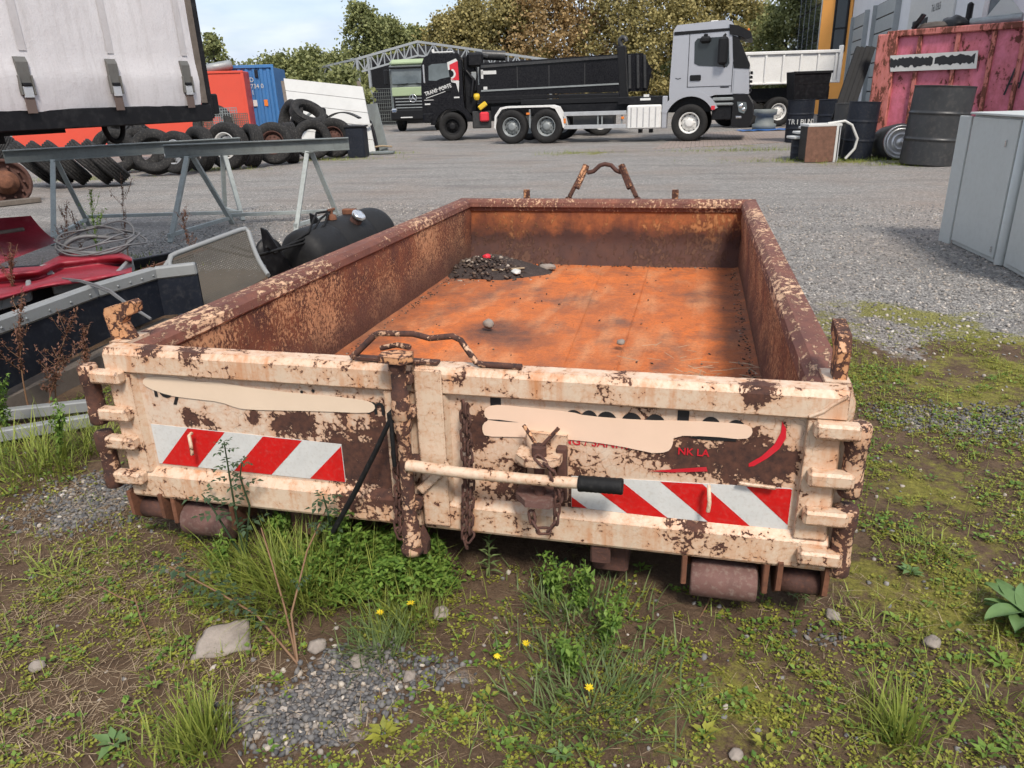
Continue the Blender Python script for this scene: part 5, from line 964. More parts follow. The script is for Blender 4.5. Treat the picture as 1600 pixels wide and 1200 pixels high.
for q in range(6): p, r_ = (hp[0].lerp(hp[1], q/6)-hb_), (hp[0].lerp(hp[1], (q+1)/6)-hb_); part('web_member', 'truss', hall, lambda b: b.beam(p+Vector((0, 0, -.7 if q % 2 else 0)), r_+Vector((0, 0, 0 if q % 2 else -.7)), .07, .07))
bkv = cam_vec(0, 3.5, 0)
part('dark_sheeting', 'black', hall, lambda b: b.add([v-hb_+bkv for v in (Vector((hp[1].x, hp[1].y, 0)), hp[1], hp[2], hp[3], Vector((hp[3].x, hp[3].y, 0)))]+[v-hb_+bkv*1.1 for v in (Vector((hp[1].x, hp[1].y, 0)), hp[1], hp[2], hp[3], Vector((hp[3].x, hp[3].y, 0)))], [(0, 1, 2, 3, 4), (9, 8, 7, 6, 5), (1, 6, 7, 2), (2, 7, 8, 3), (0, 5, 6, 1), (3, 8, 9, 4)]))
# ================================================================== trucks
def side_poly(b, poly, y0, y1, m=0): b.prism(poly, y0, y1, 1, m)
def arc(cx, cz, r, a0, a1, n): return [(cx+r*math.cos(a), cz+r*math.sin(a)) for a in np.linspace(a0, a1, n)]
SF = on_ground(1075, 221.5); SRZ = R(-4)
t = thing('hooklift_truck', 'silver hooklift truck facing right with empty chassis', 'truck', SF, SRZ); t.scale = (.95,)*3
PI = math.pi
cabp = [(-.68, 1.45), (-.68, 1.66), (-.62, 3.32), (-.52, 3.46), (.95, 3.53), (1.12, 3.48), (1.24, 3.30), (1.33, 3.02), (1.72, 2.26), (1.78, 1.40), (.75, 1.40)]+arc(0, .60, .86, .98, PI-.7, 9)
cab_ = part('cab', 'silver', t, lambda b: side_poly(b, cabp, .06, 2.42))
m_ = cab_.modifiers.new('bevel', 'BEVEL'); m_.width = .045; m_.segments = 2; m_.limit_method = 'ANGLE'; m_.angle_limit = R(40)
part('roof_stripe', 'plastic', cab_, lambda b: side_poly(b, [(-.60, 3.17), (-.60, 3.27), (1.10, 3.30), (1.22, 3.15), (1.05, 3.22)], .045, .07))
wn_ = part('side_window', 'glass', cab_, lambda b: side_poly(b, [(.06, 2.34), (.04, 2.95), (.12, 3.05), (.98, 3.07), (1.06, 3.0), (1.13, 2.3), (1.06, 2.2), (.55, 2.24), (.2, 2.27)], .045, .07))
part('windscreen', 'glass2', cab_, lambda b: b.add([(1.37, .16, 2.98), (1.37, 2.34, 2.98), (1.74, 2.34, 2.28), (1.74, .16, 2.28)], [(0, 1, 2, 3)]))
part('front_pillar', 'plastic', cab_, lambda b: side_poly(b, [(1.16, 3.10), (1.34, 3.03), (1.74, 2.26), (1.74, 2.12), (1.27, 2.16), (1.22, 2.5)], .044, .14))
part('sun_visor', 'plastic', cab_, lambda b: side_poly(b, [(1.05, 3.40), (1.30, 3.36), (1.70, 3.16), (1.74, 2.98), (1.60, 2.97), (1.36, 3.06), (1.08, 3.12)], .02, 2.46))
part('roof_lamp', 'amber', cab_, lambda b: b.box((1.62, .35, 3.24), (.06, .2, .06), 0, .01)); part('roof_hatch', 'white', cab_, lambda b: b.box((.55, 1.2, 3.56), (.25, .5, .08), 0, .02))
part('door_gap', 'black', cab_, lambda b: (b.box((-.12, .055, 2.42), (.014, .014, 1.55)), b.box((1.24, .055, 1.9), (.014, .014, .9)), b.box((.55, .055, 1.655), (1.35, .014, .014))))
part('door_handle', 'plastic', cab_, lambda b: b.box((.12, .04, 1.92), (.34, .05, .17), 0, .05)); part('badge', 'plastic', cab_, lambda b: b.box((1.03, .054, 1.62), (.26, .01, .03))); part('emblem', 'plastic', cab_, lambda b: (b.beam((-.50, .055, 1.93), (-.42, .055, 1.90), .01, .02), b.beam((-.42, .055, 1.90), (-.33, .055, 1.93), .01, .02)))
part('front_corner', 'silver', cab_, lambda b: side_poly(b, [(1.30, 2.10), (1.58, 2.08), (1.66, 1.42), (1.30, 1.42)], .035, .3))
mr_ = part('mirror', 'plastic', cab_, lambda b: b.box((.92, -.14, 2.66), (.30, .16, .78), 0, .06)); part('mirror_arm', 'plastic', mr_, lambda b: (b.tube([(.95, .06, 3.12), (.93, -.1, 3.08), (.92, -.12, 3.0)], .04, 6), b.tube([(.98, .06, 2.22), (.95, -.1, 2.28)], .04, 6))); part('kerb_mirror', 'plastic', cab_, lambda b: (b.box((.37, -.05, 3.0), (.34, .14, .2), 0, .07), b.box((.37, .0, 3.13), (.12, .12, .08), 0, .02)))
part('arch', 'silver', t, lambda b: side_poly(b, arc(0, .60, .96, .45, PI-.35, 14)+arc(0, .60, .78, PI-.35, .45, 14), .0, .30)); part('arch_liner', 'black', t, lambda b: side_poly(b, [(-.72, .9), (-.7, 1.4), (.7, 1.4), (.72, .9)], .35, 2.2))
bx('rear_flap', 'silver', t, (-.80, .16, .92), (.16, .3, .98), .02); bx('side_marker', 'signred', t, (.72, -.004, 1.02), (.12, .02, .12), .01)
bx('step_panel', 'steel', t, (1.02, .12, 1.27), (.68, .2, .10), .02); bx('step_panel', 'steel', t, (1.02, .12, 1.12), (.68, .2, .08), .02); bx('step_well', 'black', t, (1.0, .3, .86), (.62, .4, .42), .02)
bm = part('bumper', 'plastic', t, lambda b: side_poly(b, [(1.30, 1.42), (1.74, 1.38), (1.92, 1.10), (1.96, .75), (1.86, .40), (1.3, .45), (1.32, .9)], .02, 2.46)); mm_ = bm.modifiers.new('bevel', 'BEVEL'); mm_.width = .05; mm_.segments = 2
part('headlight', 'glass2', bm, lambda b: side_poly(b, [(1.44, 1.18), (1.72, 1.16), (1.76, .98), (1.68, .82), (1.52, .88)], .0, .03)); part('lamp_lens', 'chrome', bm, lambda b: (b.lathe([(.075, -.01), (.06, .01), (0, .012)], (1.57, -.002, 1.05), (0, -1, 0), 14), b.lathe([(.06, -.01), (.045, .01), (0, .012)], (1.66, -.002, .95), (0, -1, 0), 14))); part('fog_lamp', 'chrome', bm, lambda b: b.box((1.52, .01, .72), (.18, .03, .07), 0, .02))
part('grille', 'black', t, lambda b: [b.box((1.80, 1.24, 1.5+.13*k), (.06, 1.7, .07)) for k in range(5)])
for s_, y in ((-1, .16), (1, 2.30)): wheel(t, (0, y, .575), 'white', 1.06, s_); wheel(t, (-4.78, y, .56), 'steel', 1.04, s_); wheel(t, (-6.03, y, .56), 'steel', 1.04, s_)
bx('frame_rail', 'black', t, (-3.6, .82, 1.08), (6.8, .10, .30)); bx('frame_rail', 'black', t, (-3.6, 1.68, 1.08), (6.8, .10, .30)); bx('sub_frame', 'plastic', t, (-3.3, 1.25, 1.34), (5.2, .9, .16), .01); bx('rear_frame', 'black', t, (-1.6, .55, 1.30), (1.6, .3, .22), .01)
tk_ = bx('tank', 'white', t, (-1.46, .26, .79), (1.12, .5, .74), .04)
for k in range(5): bx('tank_rib', 'alu', tk_, (-1.88+.2*k, .005, .79), (.03, .02, .6), .006)
part('tank_bracket', 'black', t, lambda b: b.box((-1.6, .3, .36), (.12, .2, .14))); part('tank_bracket', 'black', t, lambda b: b.box((-1.25, .3, .36), (.12, .2, .14)))
for z in (.94, .52): bx('side_guard', 'alu', t, (-3.10, .06, z), (2.12, .05, .13), .008)
for x in (-3.0, -2.86, -2.2): bx('guard_post', 'steel', t, (x, .10, .74), (.05, .05, .5), .005)
bx('guard_box', 'drum', t, (-3.2, .5, .74), (1.4, .5, .5), .03); bx('marker', 'amber', t, (-2.16, .03, .78), (.10, .03, .08), .01); bx('marker', 'amber', t, (-4.13, .03, .72), (.08, .03, .16), .01); bx('marker', 'amber', t, (-5.42, .03, .98), (.12, .04, .07), .01)
mudp = [(-6.66, .55), (-6.62, .95), (-6.42, 1.2), (-6.2, 1.24), (-4.6, 1.24), (-4.40, 1.18), (-4.20, .85), (-4.12, .55)]
part('mudguard', 'white', t, lambda b: side_poly(b, mudp+[(x*.985-.08+(.0), z-.07) if False else (x+(.06 if x < -5.4 else -.06), z-.06) for x, z in mudp[::-1]], .02, .55)); bx('mud_bracket', 'steel', t, (-5.36, .06, .82), (.05, .04, .6))
hk = part('hook_arm', 'plastic', t, lambda b: (b.beam((-2.32, 1.2, 1.35), (-2.44, 1.2, 3.0), .26, .38, 0, .02, (0, 1, 0)), b.beam((-2.2, 1.2, 1.42), (-4.6, 1.2, 1.46), .3, .2, 0, .02))); part('hook', 'drum', hk, lambda b: b.tube([(-2.42, 1.2, 2.95), (-2.50, 1.2, 3.1), (-2.50, 1.2, 3.2), (-2.42, 1.2, 3.28), (-2.33, 1.2, 3.24), (-2.30, 1.2, 3.14)], .08, 8)); part('hook_label', 'signred', hk, lambda b: b.box((-2.36, 1.06, 1.96), (.18, .01, .05)))
bx('frame_label', 'whitetape', t, (-1.45, .39, 1.44), (.18, .02, .08)); bx('frame_label', 'whitetape', t, (-1.48, .39, 1.33), (.34, .02, .07))
# black tipper truck behind, facing left
BF = Vector((-8.225, 25.647, 0)); t = thing('black_tipper', 'black tipper truck facing left behind the silver one', 'truck', BF, R(15))
cabp = [(.46, 1.40), (.46, 2.75), (.36, 2.98), (-.62, 2.98), (-.88, 2.88), (-1.0, 2.6), (-1.06, 1.7), (-1.06, .72), (-.55, .72)]+arc(0, .50, .60, PI-.2, .5, 9)
cab_ = part('cab', 'blackbody', t, lambda b: side_poly(b, cabp, .06, 2.42)); m_ = cab_.modifiers.new('bevel', 'BEVEL'); m_.width = .05; m_.segments = 2; m_.limit_method = 'ANGLE'; m_.angle_limit = R(40)
part('side_window', 'glass2', cab_, lambda b: side_poly(b, [(-.76, 2.1), (-.74, 2.58), (-.62, 2.64), (-.05, 2.66), (.0, 2.2), (-.35, 2.14), (-.5, 2.08)], .045, .07)); part('door_gap', 'black', cab_, lambda b: (b.box((.04, .055, 1.9), (.012, .012, 1.5)), b.box((-.4, .055, 1.28), (.9, .012, .012)))); part('door_handle', 'plastic', cab_, lambda b: b.box((-.08, .045, 1.76), (.2, .04, .12), 0, .03)); part('chrome_pillar', 'alu', cab_, lambda b: b.box((-.92, .05, 2.32), (.06, .06, .62), 0, .02))
part('roof_rail', 'whitetape', cab_, lambda b: (b.box((-.2, .15, 3.02), (.75, .2, .05), 0, .02), b.box((-.55, .2, 3.08), (.1, .1, .1), 0, .02)))
part('fender', 'blackbody', t, lambda b: side_poly(b, arc(0, .5, .80, .4, PI-.1, 14)+arc(0, .5, .62, PI-.1, .4, 14), .0, .4)); bx('corner_bumper', 'blackbody', t, (-.86, .2, .82), (.38, .4, .34), .04)
text('lettering', 'TRANS  PORTE', .19, 'whitetape', cab_, (-.92, .044, 1.58), (R(90), R(-16), 0), bold=.004, sx=.80); part('white_line', 'whitetape', cab_, lambda b: (b.beam((-.9, .05, 1.50), (-.1, .05, 1.74), .01, .02), b.beam((-.6, .05, 1.76), (-.05, .05, 1.90), .01, .015))); part('small_plate', 'whitetape', cab_, lambda b: (b.box((.22, .05, 1.50), (.2, .012, .05)), b.box((-.86, .05, 1.30), (.2, .012, .05)), b.box((-.8, .05, 1.44), (.34, .01, .02))))
part('red_emblem', 'redink', cab_, lambda b: side_poly(b, [(.02, 2.60), (.32, 2.72), (.34, 2.08), (.10, 2.04), (.04, 2.14), (.16, 2.18), (.20, 2.30), (.14, 2.42), (.02, 2.44)], .04, .05)); part('white_emblem', 'whitetape', cab_, lambda b: (side_poly(b, [(-.06, 2.68), (.26, 2.80), (.32, 2.72), (.02, 2.60), (.02, 2.44), (-.04, 2.42)], .04, .05), side_poly(b, arc(.06, 2.30, .17, -1.5, 1.3, 8)+arc(.04, 2.30, .12, 1.3, -1.5, 8), .036, .045), side_poly(b, [(.04, 2.12), (.34, 2.06), (.30, 1.66), (.22, 1.98), (.06, 2.02)], .04, .05)))
for s_, y in ((-1, .16), (1, 2.3)): wheel(t, (0, y, .50), 'dark', .93, s_); wheel(t, (4.2, y, .50), 'steel', .93, s_); wheel(t, (5.5, y, .50), 'white', .93, s_)
bd = part('tipper_body', 'blackbody', t, lambda b: side_poly(b, [(1.08, 1.52), (1.08, 2.48), (1.2, 2.62), (6.3, 2.78), (7.0, 2.78), (7.35, 2.2), (7.2, 1.5)], .03, 2.45)); part('rim', 'drum', bd, lambda b: b.beam((1.15, .0, 2.50), (6.4, .0, 2.70), .06, .09)); part('pale_strip', 'steel', bd, lambda b: b.beam((1.12, .01, 1.69), (6.2, .01, 1.78), .03, .055)); part('lower_rail', 'black', bd, lambda b: b.box((3.7, .0, 1.42), (5.2, .12, .14), 0, .01)); part('plate', 'whitetape', bd, lambda b: (b.box((1.42, .018, 2.30), (.55, .012, .12)), b.box((1.18, .018, 2.25), (.08, .012, .3)))); part('plate', 'whitetape', bd, lambda b: b.box((1.28, .012, 1.78), (.14, .02, .10)))
for x in (2.45, 3.6, 4.9): part('body_seam', 'drum', bd, lambda b: b.box((x, .022, 2.12), (.03, .02, .72)))
for x in (6.55, 6.85, 7.1): part('tail_rib', 'drum', bd, lambda b: b.beam((x, .0, 1.6), (x-.05, .0, 2.72), .1, .10, 0, .01, (0, 1, 0)))
bx('chassis', 'black', t, (3.4, 1.2, 1.05), (6.5, 1.0, .4)); bx('side_box', 'drum', t, (1.1, .3, .70), (.7, .4, .6), .03); bx('red_box', 'signred', t, (1.2, .05, .80), (.34, .2, .34), .05); bx('yellow_wedge', 'yellow', t, (1.15, .0, 1.18), (.34, .12, .18), .03, Matrix.Rotation(R(-35), 3, 'Y')); part('filter', 'yellow', t, lambda b: b.lathe([(0, .1), (.1, .09), (.12, 0), (.1, -.09)], (.95, .1, 1.5), (0, -.4, 1), 14))
cr_ = part('crane', 'black', t, lambda b: (b.box((.72, .9, 1.9), (.45, .9, 2.0), 0, .05), b.box((.95, .5, 2.75), (.6, .5, .5), 0, .08), b.tube([(.6, .4, 2.4), (.85, .3, 2.1), (.75, .3, 1.5)], .06, 8), b.tube([(1.0, .35, 2.7), (1.0, .3, 2.2), (.9, .3, 1.7)], .04, 8))); part('crane_cylinder', 'drum', cr_, lambda b: (b.tube([(1.2, .6, 2.92), (2.05, .6, 2.86)], .17, 14), b.tube([(1.0, .4, 2.95), (1.4, .5, 2.85)], .1, 10))); part('grey_lever', 'steel', cr_, lambda b: (b.box((.92, .35, 2.2), (.3, .1, .3), 0, .03), b.tube([(1.05, .3, 2.5), (1.05, .3, 1.9)], .04, 8)))
# green truck seen from the front
gp0 = on_ground(650, 206); G_ = thing('green_truck', 'green and black truck seen from the front beside the hall', 'truck', gp0+cam_vec(-.05, .4, 0), math.atan2(_vr.y, _vr.x)+R(-8)); gs = 1.0
bx('cab', 'beam', G_, (0, 1.0, 2.0), (2.3, 1.9, 2.2), .12); bx('roof', 'green', G_, (0, .95, 3.10), (2.2, 1.9, .34), .14); bx('windscreen', 'glass2', G_, (0, .03, 2.52), (2.0, .06, .70), .02); bx('visor', 'plastic', G_, (0, -.05, 2.90), (2.2, .14, .08), .03)
gr = bx('grille', 'plastic', G_, (0, .02, 1.32), (2.0, .08, .60), .04)
for k in range(4): bx('grille_bar', 'steel', gr, (0, -.03, 1.10+.14*k), (1.8, .05, .05), .01)
def star(b):
    b.tube([(.17*math.cos(a), -.07, 1.52+.17*math.sin(a)) for a in np.linspace(0, 2*PI, 25)], .02, 6, caps=False)
    for a in (PI/2, PI/2+2*PI/3, PI/2+4*PI/3): b.tube([(0, -.07, 1.52), (.17*math.cos(a), -.07, 1.52+.17*math.sin(a))], [.035, .008], 6)
part('star_emblem', 'chrome', gr, star)
bx('bumper', 'plastic', G_, (0, .0, .78), (2.35, .35, .52), .08); bx('bumper_bar', 'whitetape', G_, (-.35, -.2, .66), (.6, .06, .06), .02)
for x in (-.95, .95): bx('headlight', 'chrome', G_, (x, -.15, .98), (.28, .1, .2), .05); share('wheel', WT, G_, (x, 1.0, .5), (0, R(90), 0), (.93,)*3); bx('mirror', 'plastic', G_, (x*1.33, .0, 2.5), (.22, .14, .7), .05); part('wiper', 'black', G_, lambda b: b.beam((x*.8, -.0, 2.1), (x*.2, -.0, 2.2), .02, .03))
bx('chassis', 'black', G_, (0, 3.5, .9), (1., 5, .4)); bx('green_bonnet', 'green', G_, (0, .01, 1.83), (2.1, .08, .40), .03)
# dark skip left of the green truck and green fence behind
p = on_ground(590, 200); sk = thing('dark_skip', 'dark wheeled bin beside the green truck', 'bin', p+cam_vec(.3, 4, 0), math.atan2(_vr.y, _vr.x)); bx('tub', 'plastic', sk, (0, .5, .75), (1.6, 1., 1.1), .08); bx('lid', 'black', sk, (0, .5, 1.34), (1.7, 1.1, .08), .03)
fp0, fp1 = at(430, 150, 43), at(615, 150, 43); fe = thing('wire_fence', 'green wire fence behind the white board', 'fence', (fp0.x, fp0.y, 0), math.atan2((fp1-fp0).y, (fp1-fp0).x)); FL = (fp1-fp0).length
fpost = MB().box((0, 0, 1.05), (.06, .06, 2.1)).mesh('post', 'beam'); fw = MB(); [fw.box((1.2, 0, .1+.2*i), (2.4, .015, .02)) for i in range(11)]; [fw.box((.1+.12*i, .012, 1.05), (.015, .012, 2.)) for i in range(20)]; fwm = fw.mesh('wire_panel', 'beam')
for i in range(int(FL/2.4)+1): share('post', fpost, fe, (i*2.4, 0, 0)); q = share('wire_panel', fwm, fe, (i*2.4+.03, 0, 0))
p = at(438, 180, 36); bb = thing('striped_barrier', 'red and white warning post behind the blue container', 'post', (p.x, p.y, 0)); 
for k in range(6): bx('band', ('whitetape', 'redtape')[k % 2], bb, (0, 0, .3+.25*k), (.22, .06, .25))
# white tipper by the glass hall
p = on_ground(1215, 198); WZ = math.atan2(_vr.y, _vr.x)+R(4); wt_ = thing('white_tipper', 'white tipper body truck standing behind the silver cab', 'truck', p, WZ)
bd = bx('tipper_side', 'white', wt_, (.0, 1.2, 2.15), (4.6, 2.3, 1.1), .03); bx('top_rail', 'white', wt_, (0, .03, 2.72), (4.66, .12, .12), .02); bx('lower_rail', 'white', wt_, (0, .03, 1.62), (4.66, .10, .08), .02)
for k in range(7): bx('rib', 'white', wt_, (-2.1+k*.7, .02, 2.15), (.08, .07, .98), .01)
bx('end_post', 'white', wt_, (2.27, .02, 2.25), (.14, .14, 1.35), .02)
bx('chassis', 'black', wt_, (-.3, 1.2, 1.2), (5, 1.4, .5)); [wheel(wt_, (x, .2, .56), 'white', 1.04, -1) for x in (0, -1.35)]; [wheel(wt_, (x, 2.2, .56), 'white', 1.04, 1) for x in (0, -1.35)]
p = on_ground(1193, 203); tag(MB().lathe([(.30, 0), (.42, .02), (.44, .2), (.34, .24), (.32, .5), (.42, .55), (.44, .72), (.36, .74)], (p.x, p.y, 0), (0, 0, 1), 24).build('wheel_rims', 'beam'), 'stacked bare wheel rims standing before the white tipper', 'wheel rim')
tag(MB().grid(lambda u, v: (-1.2+2.6*u, -.5+.9*v, .03+.05*abs(vn(u*7, v*5, 1))), 20, 8).build('blue_tarp', paint('blue_sheet', (.03, .14, .42), .5), None, on_ground(1205, 204), .25), 'crumpled blue plastic sheet on the paving', 'sheet')
tag(MB().lathe([(.50, -.15), (.54, -.1), (.54, .1), (.50, .15), (.34, .12)], at(1183, 172, 30)+Vector((0, 0, -.3)), cam_vec(.4, -.9, .1), 28).build('loose_tyre', 'tyre'), 'loose tyre behind the silver cab bumper', 'tyre')
# ================================================================== trees
def tree(px, ytop, dist, wid, mat, lab, n_=11000, low=.05, leaf=.10, h_extra=0.):
    base = at(px, 150, dist); base = Vector((base.x, base.y, 0)); H = at(px, ytop, dist).z+h_extra; e = thing('tree', lab, 'tree', base, group='trees around the yard')
    rr = np.random.default_rng(int(px*7+dist)); ncl = 95; n_ = int(n_*1.5)
    cc_ = []
    for k in range(ncl):
        h = low+(1-low)*rr.uniform(0, 1)**.8; prof = math.sin(math.pi*min(1, .16+h*.80))**.75; a = rr.uniform(0, 6.28); r_ = wid*prof*math.sqrt(rr.uniform(.1, 1)); cc_.append((r_*math.cos(a), r_*math.sin(a), h*H*.97, rr.uniform(.35, 1.)*wid*.34))
    cc_.append((0, 0, H*.93, wid*.28)); cc_ = np.array(cc_)
    k = rr.integers(0, len(cc_), n_); dv = rr.normal(0, 1, (n_, 3)); dv /= np.linalg.norm(dv, axis=1)[:, None]; dv *= (rr.uniform(.25, 1, n_)**.4)[:, None]; dv[:, 2] *= .8
    sp_ = np.where(rr.uniform(0, 1, n_) < .3, 1.9, 1.)[:, None]; P = cc_[k, :3]+dv*cc_[k, 3:4]*sp_; P[:, 2] = np.maximum(P[:, 2], .2)
    A = m34(rotmats(n_, .9), rr.uniform(.6, 1.3, n_)*leaf, P)
    scatter('crown', mat, [(-1, -.5, 0), (.2, -.8, .15), (1, 0, 0), (.1, .8, .2), (-.9, .4, .1)], [(0, 1, 2), (0, 2, 3, 4)], A, e)
    def trunk(b):
        b.tube([(0, 0, 0), (.05, .0, H*.3), (-.05, .05, H*.6), (0, 0, H*.9)], [.18, .14, .09, .02], 8)
        for q in range(9):
            c = cc_[q*4]; z0 = max(.4, c[2]*.6); b.tube([(0, 0, z0), (c[0]*.5, c[1]*.5, z0+(c[2]-z0)*.6), (c[0], c[1], c[2])], [.07, .045, .015], 5)
    part('trunk', 'bark', e, trunk)
for a in ((345, 52, 44, 1.0, 'tree_g', 'thin wind blown tree above the red container', 2200), (398, 107, 46, 1.7, 'tree_g', 'low green tree just right of the blue container'), (440, 94, 47, 2.2, 'tree_g', 'rounded green tree behind the white board left end'), (490, 86, 48, 2.2, 'tree_g', 'green tree behind the middle of the white board'), (530, 92, 50, 2., 'tree_g', 'bushy green tree before the hall left end'), (540, 108, 40, 1.3, 'tree_g', 'dark shrub tree at the left eave of the hall', 3000),
          (576, 10, 56, 1.9, 'tree_g', 'tall slender poplar left of the hall roof'), (612, 33, 58, 2.1, 'tree_g', 'second tall tree just left of the hall ridge'), (655, 48, 60, 2.4, 'tree_g', 'lower tree over the hall ridge'),
          (700, 30, 57, 2.5, 'tree_o', 'yellowish tree over the black cab roof'), (742, 6, 57, 2.6, 'tree_o', 'yellow green tree left of the big brown tree'), (795, 0, 56, 3., 'tree_o', 'olive tree above the front of the black tipper body'), (845, -35, 56, 3.4, 'tree_b', 'big brown autumn tree above the black tipper', 7500), (905, -40, 57, 3.2, 'tree_b', 'brown tree right of the biggest autumn tree', 7500), (965, -30, 55, 3.2, 'tree_o', 'olive brown tree behind the hook arm', 7000), (1015, -40, 56, 3., 'tree_o', 'autumn tree left of the silver cab', 7000), (1075, -28, 57, 3., 'tree_o', 'greenish autumn tree above the silver cab', 7000), (1135, -18, 57, 3., 'tree_o', 'tree right above the silver cab windscreen', 7000), (1182, 12, 60, 2.8, 'tree_g', 'green tree with sky above it left of the glass hall', 6000), (1235, -25, 52, 3., 'tree_g', 'dark tree touching the glass hall', 7500)):
    tree(*a)
hv = [at(px, 150, 62) for px in np.linspace(-200, 1330, 60)]
P = np.array([[v.x+rng.normal(0, 1.2), v.y+rng.normal(0, 1.2), rng.uniform(0, 1)**1.2*(3.0+1.2*math.sin(i*.7))] for i, v in enumerate(hv) for _ in range(330)])
tag(scatter('hedge', 'tree_g', [(-1, -.5, 0), (.2, -.8, .15), (1, 0, 0), (.1, .8, .2), (-.9, .4, .1)], [(0, 1, 2), (0, 2, 3, 4)], m34(rotmats(len(P), .9), rng.uniform(.16, .34, len(P)), P)), 'dense undergrowth closing the far edge of the yard', 'hedge', kind='stuff')
# ================================================================== vegetation and stones
def vg(P):
    return np.array([[x, y, gz(x, y)] for x, y in P])
def sample(n_, x0, x1, y0, y1, dens):
    o = []; tries = 0
    while len(o) < n_ and tries < n_*40:
        tries += 1; x = rng.uniform(x0, x1); y = rng.uniform(y0, y1)
        if rng.uniform() < dens(x, y): o.append((x, y))
    return o
def under(x, y): return abs(x) < 1.12 and y > .10
def leaf_base(n_=1, w_=.42, fold=.12):
    return [(0, 0, 0), (.38, -w_/2, fold), (.42, 0, 0), (.38, w_/2, fold), (1, 0, -.05)], [(0, 1, 4, 2), (0, 2, 4, 3)]
def blades(name, mat, P, az, lean, h, wd, parent=None, seg=4, droop=.5):
    """grass blades: curved tapering strips"""
    k = len(P); t = np.linspace(0, 1, seg+1); P = np.asarray(P); d = np.stack([np.cos(az), np.sin(az), np.zeros(k)], 1); sdv = np.stack([-np.sin(az), np.cos(az), np.zeros(k)], 1)
    ang = lean[:, None]+droop*t[None]**1.6*(.4+lean[:, None]); dx = np.cumsum(np.concatenate([np.zeros((k, 1)), np.sin(ang[:, 1:])/seg], 1), 1)*h[:, None]; dz = np.cumsum(np.concatenate([np.zeros((k, 1)), np.cos(ang[:, 1:])/seg], 1), 1)*h[:, None]
    c = P[:, None]+d[:, None]*dx[..., None]; c[..., 2] += dz; ww = wd[:, None]*(1-t[None]**1.5*.97)*.5
    V = np.stack([c-sdv[:, None]*ww[..., None], c+sdv[:, None]*ww[..., None]], 2).reshape(k, -1, 3); m = 2*(seg+1)
    f = np.array([[2*i, 2*i+1, 2*i+3, 2*i+2] for i in range(seg)]).ravel(); idx = (f[None]+(np.arange(k)*m)[:, None]).ravel()
    return npmesh(name, mat, V.reshape(-1, 3), idx, np.full(k*seg, 4), parent)
# --- gravel: loose stones
def d_yard(x, y):
    if under(x, y): return 0
    s, m_, g = masks(x, y); d = math.hypot(x-CAM[0], y-CAM[1]); return (1-s)*(1-.6*m_)*min(1, (3.2/d)**1.6)
P = vg(sample(15000, -6, 6, 2.2, 9, d_yard)); P[:, 2] += .003
tag(stones('yard_gravel', 'pebble', P, .007, .017, .6), 'loose grey gravel stones over the yard', kind='stuff')
def d_patch(x, y): return 0 if under(x, y) else max(0, masks(x, y)[2]-.22)*1.4
P = vg(sample(5200, -2.4, 3.4, -1., 2.4, d_patch)); P[:, 2] += .004
tag(stones('dark_gravel', 'dpebble', P, .005, .0125, .75), 'dark crushed stone showing in patches between the weeds', kind='stuff')
P = vg(sample(900, -2.4, 3.4, -1., 2.6, lambda x, y: 0 if under(x, y) else .6)); P[:, 2] += .002
tag(stones('scattered_pebbles', 'pebble', P, .004, .013, .6), 'small pale pebbles sprinkled over the weedy soil', kind='stuff')
for k, (px, py, s_, lb) in enumerate(((690, 965, .03, 'pale stone by the grass in front of the lock post'), (640, 1060, .022, 'reddish pebble left of the drooping yellow flower'), (560, 1035, .028, 'pale stone at the gravel edge below the bush'), (1150, 1180, .02, 'rounded pale stone near the bottom edge right of centre'), (1300, 968, .025, 'grey stone below the right roller'), (1455, 1010, .028, 'white stones heap topmost piece right of the container'), (60, 1045, .025, 'pale stone in dry straw at lower left'), (495, 1010, .03, 'tan stone beside the flat slab'))):
    p = on_ground(px, py); lump('pebble', 'stone', (p.x, p.y, gz(p.x, p.y)+s_*.3), (s_, s_*.8, s_*.55), lb, 'stone', 20+k)
p = on_ground(350, 1010); o = MB(); o.grid(lambda u, v: ((u-.5)*.17*(1-.3*v), (v-.5)*.11+.03*u, .014+.012*vn(u*3, v*3, 1)-.03*max(0, abs(u-.5)*2-.85)-.03*max(0, abs(v-.5)*2-.8)+.03*v), 12, 8)
tag(o.build('flat_slab', 'stone', None, (p.x, p.y, gz(p.x, p.y)), .35), 'flat angular grey slab lying in the weeds at lower left', 'stone').modifiers.new('s', 'SOLIDIFY').thickness = .02
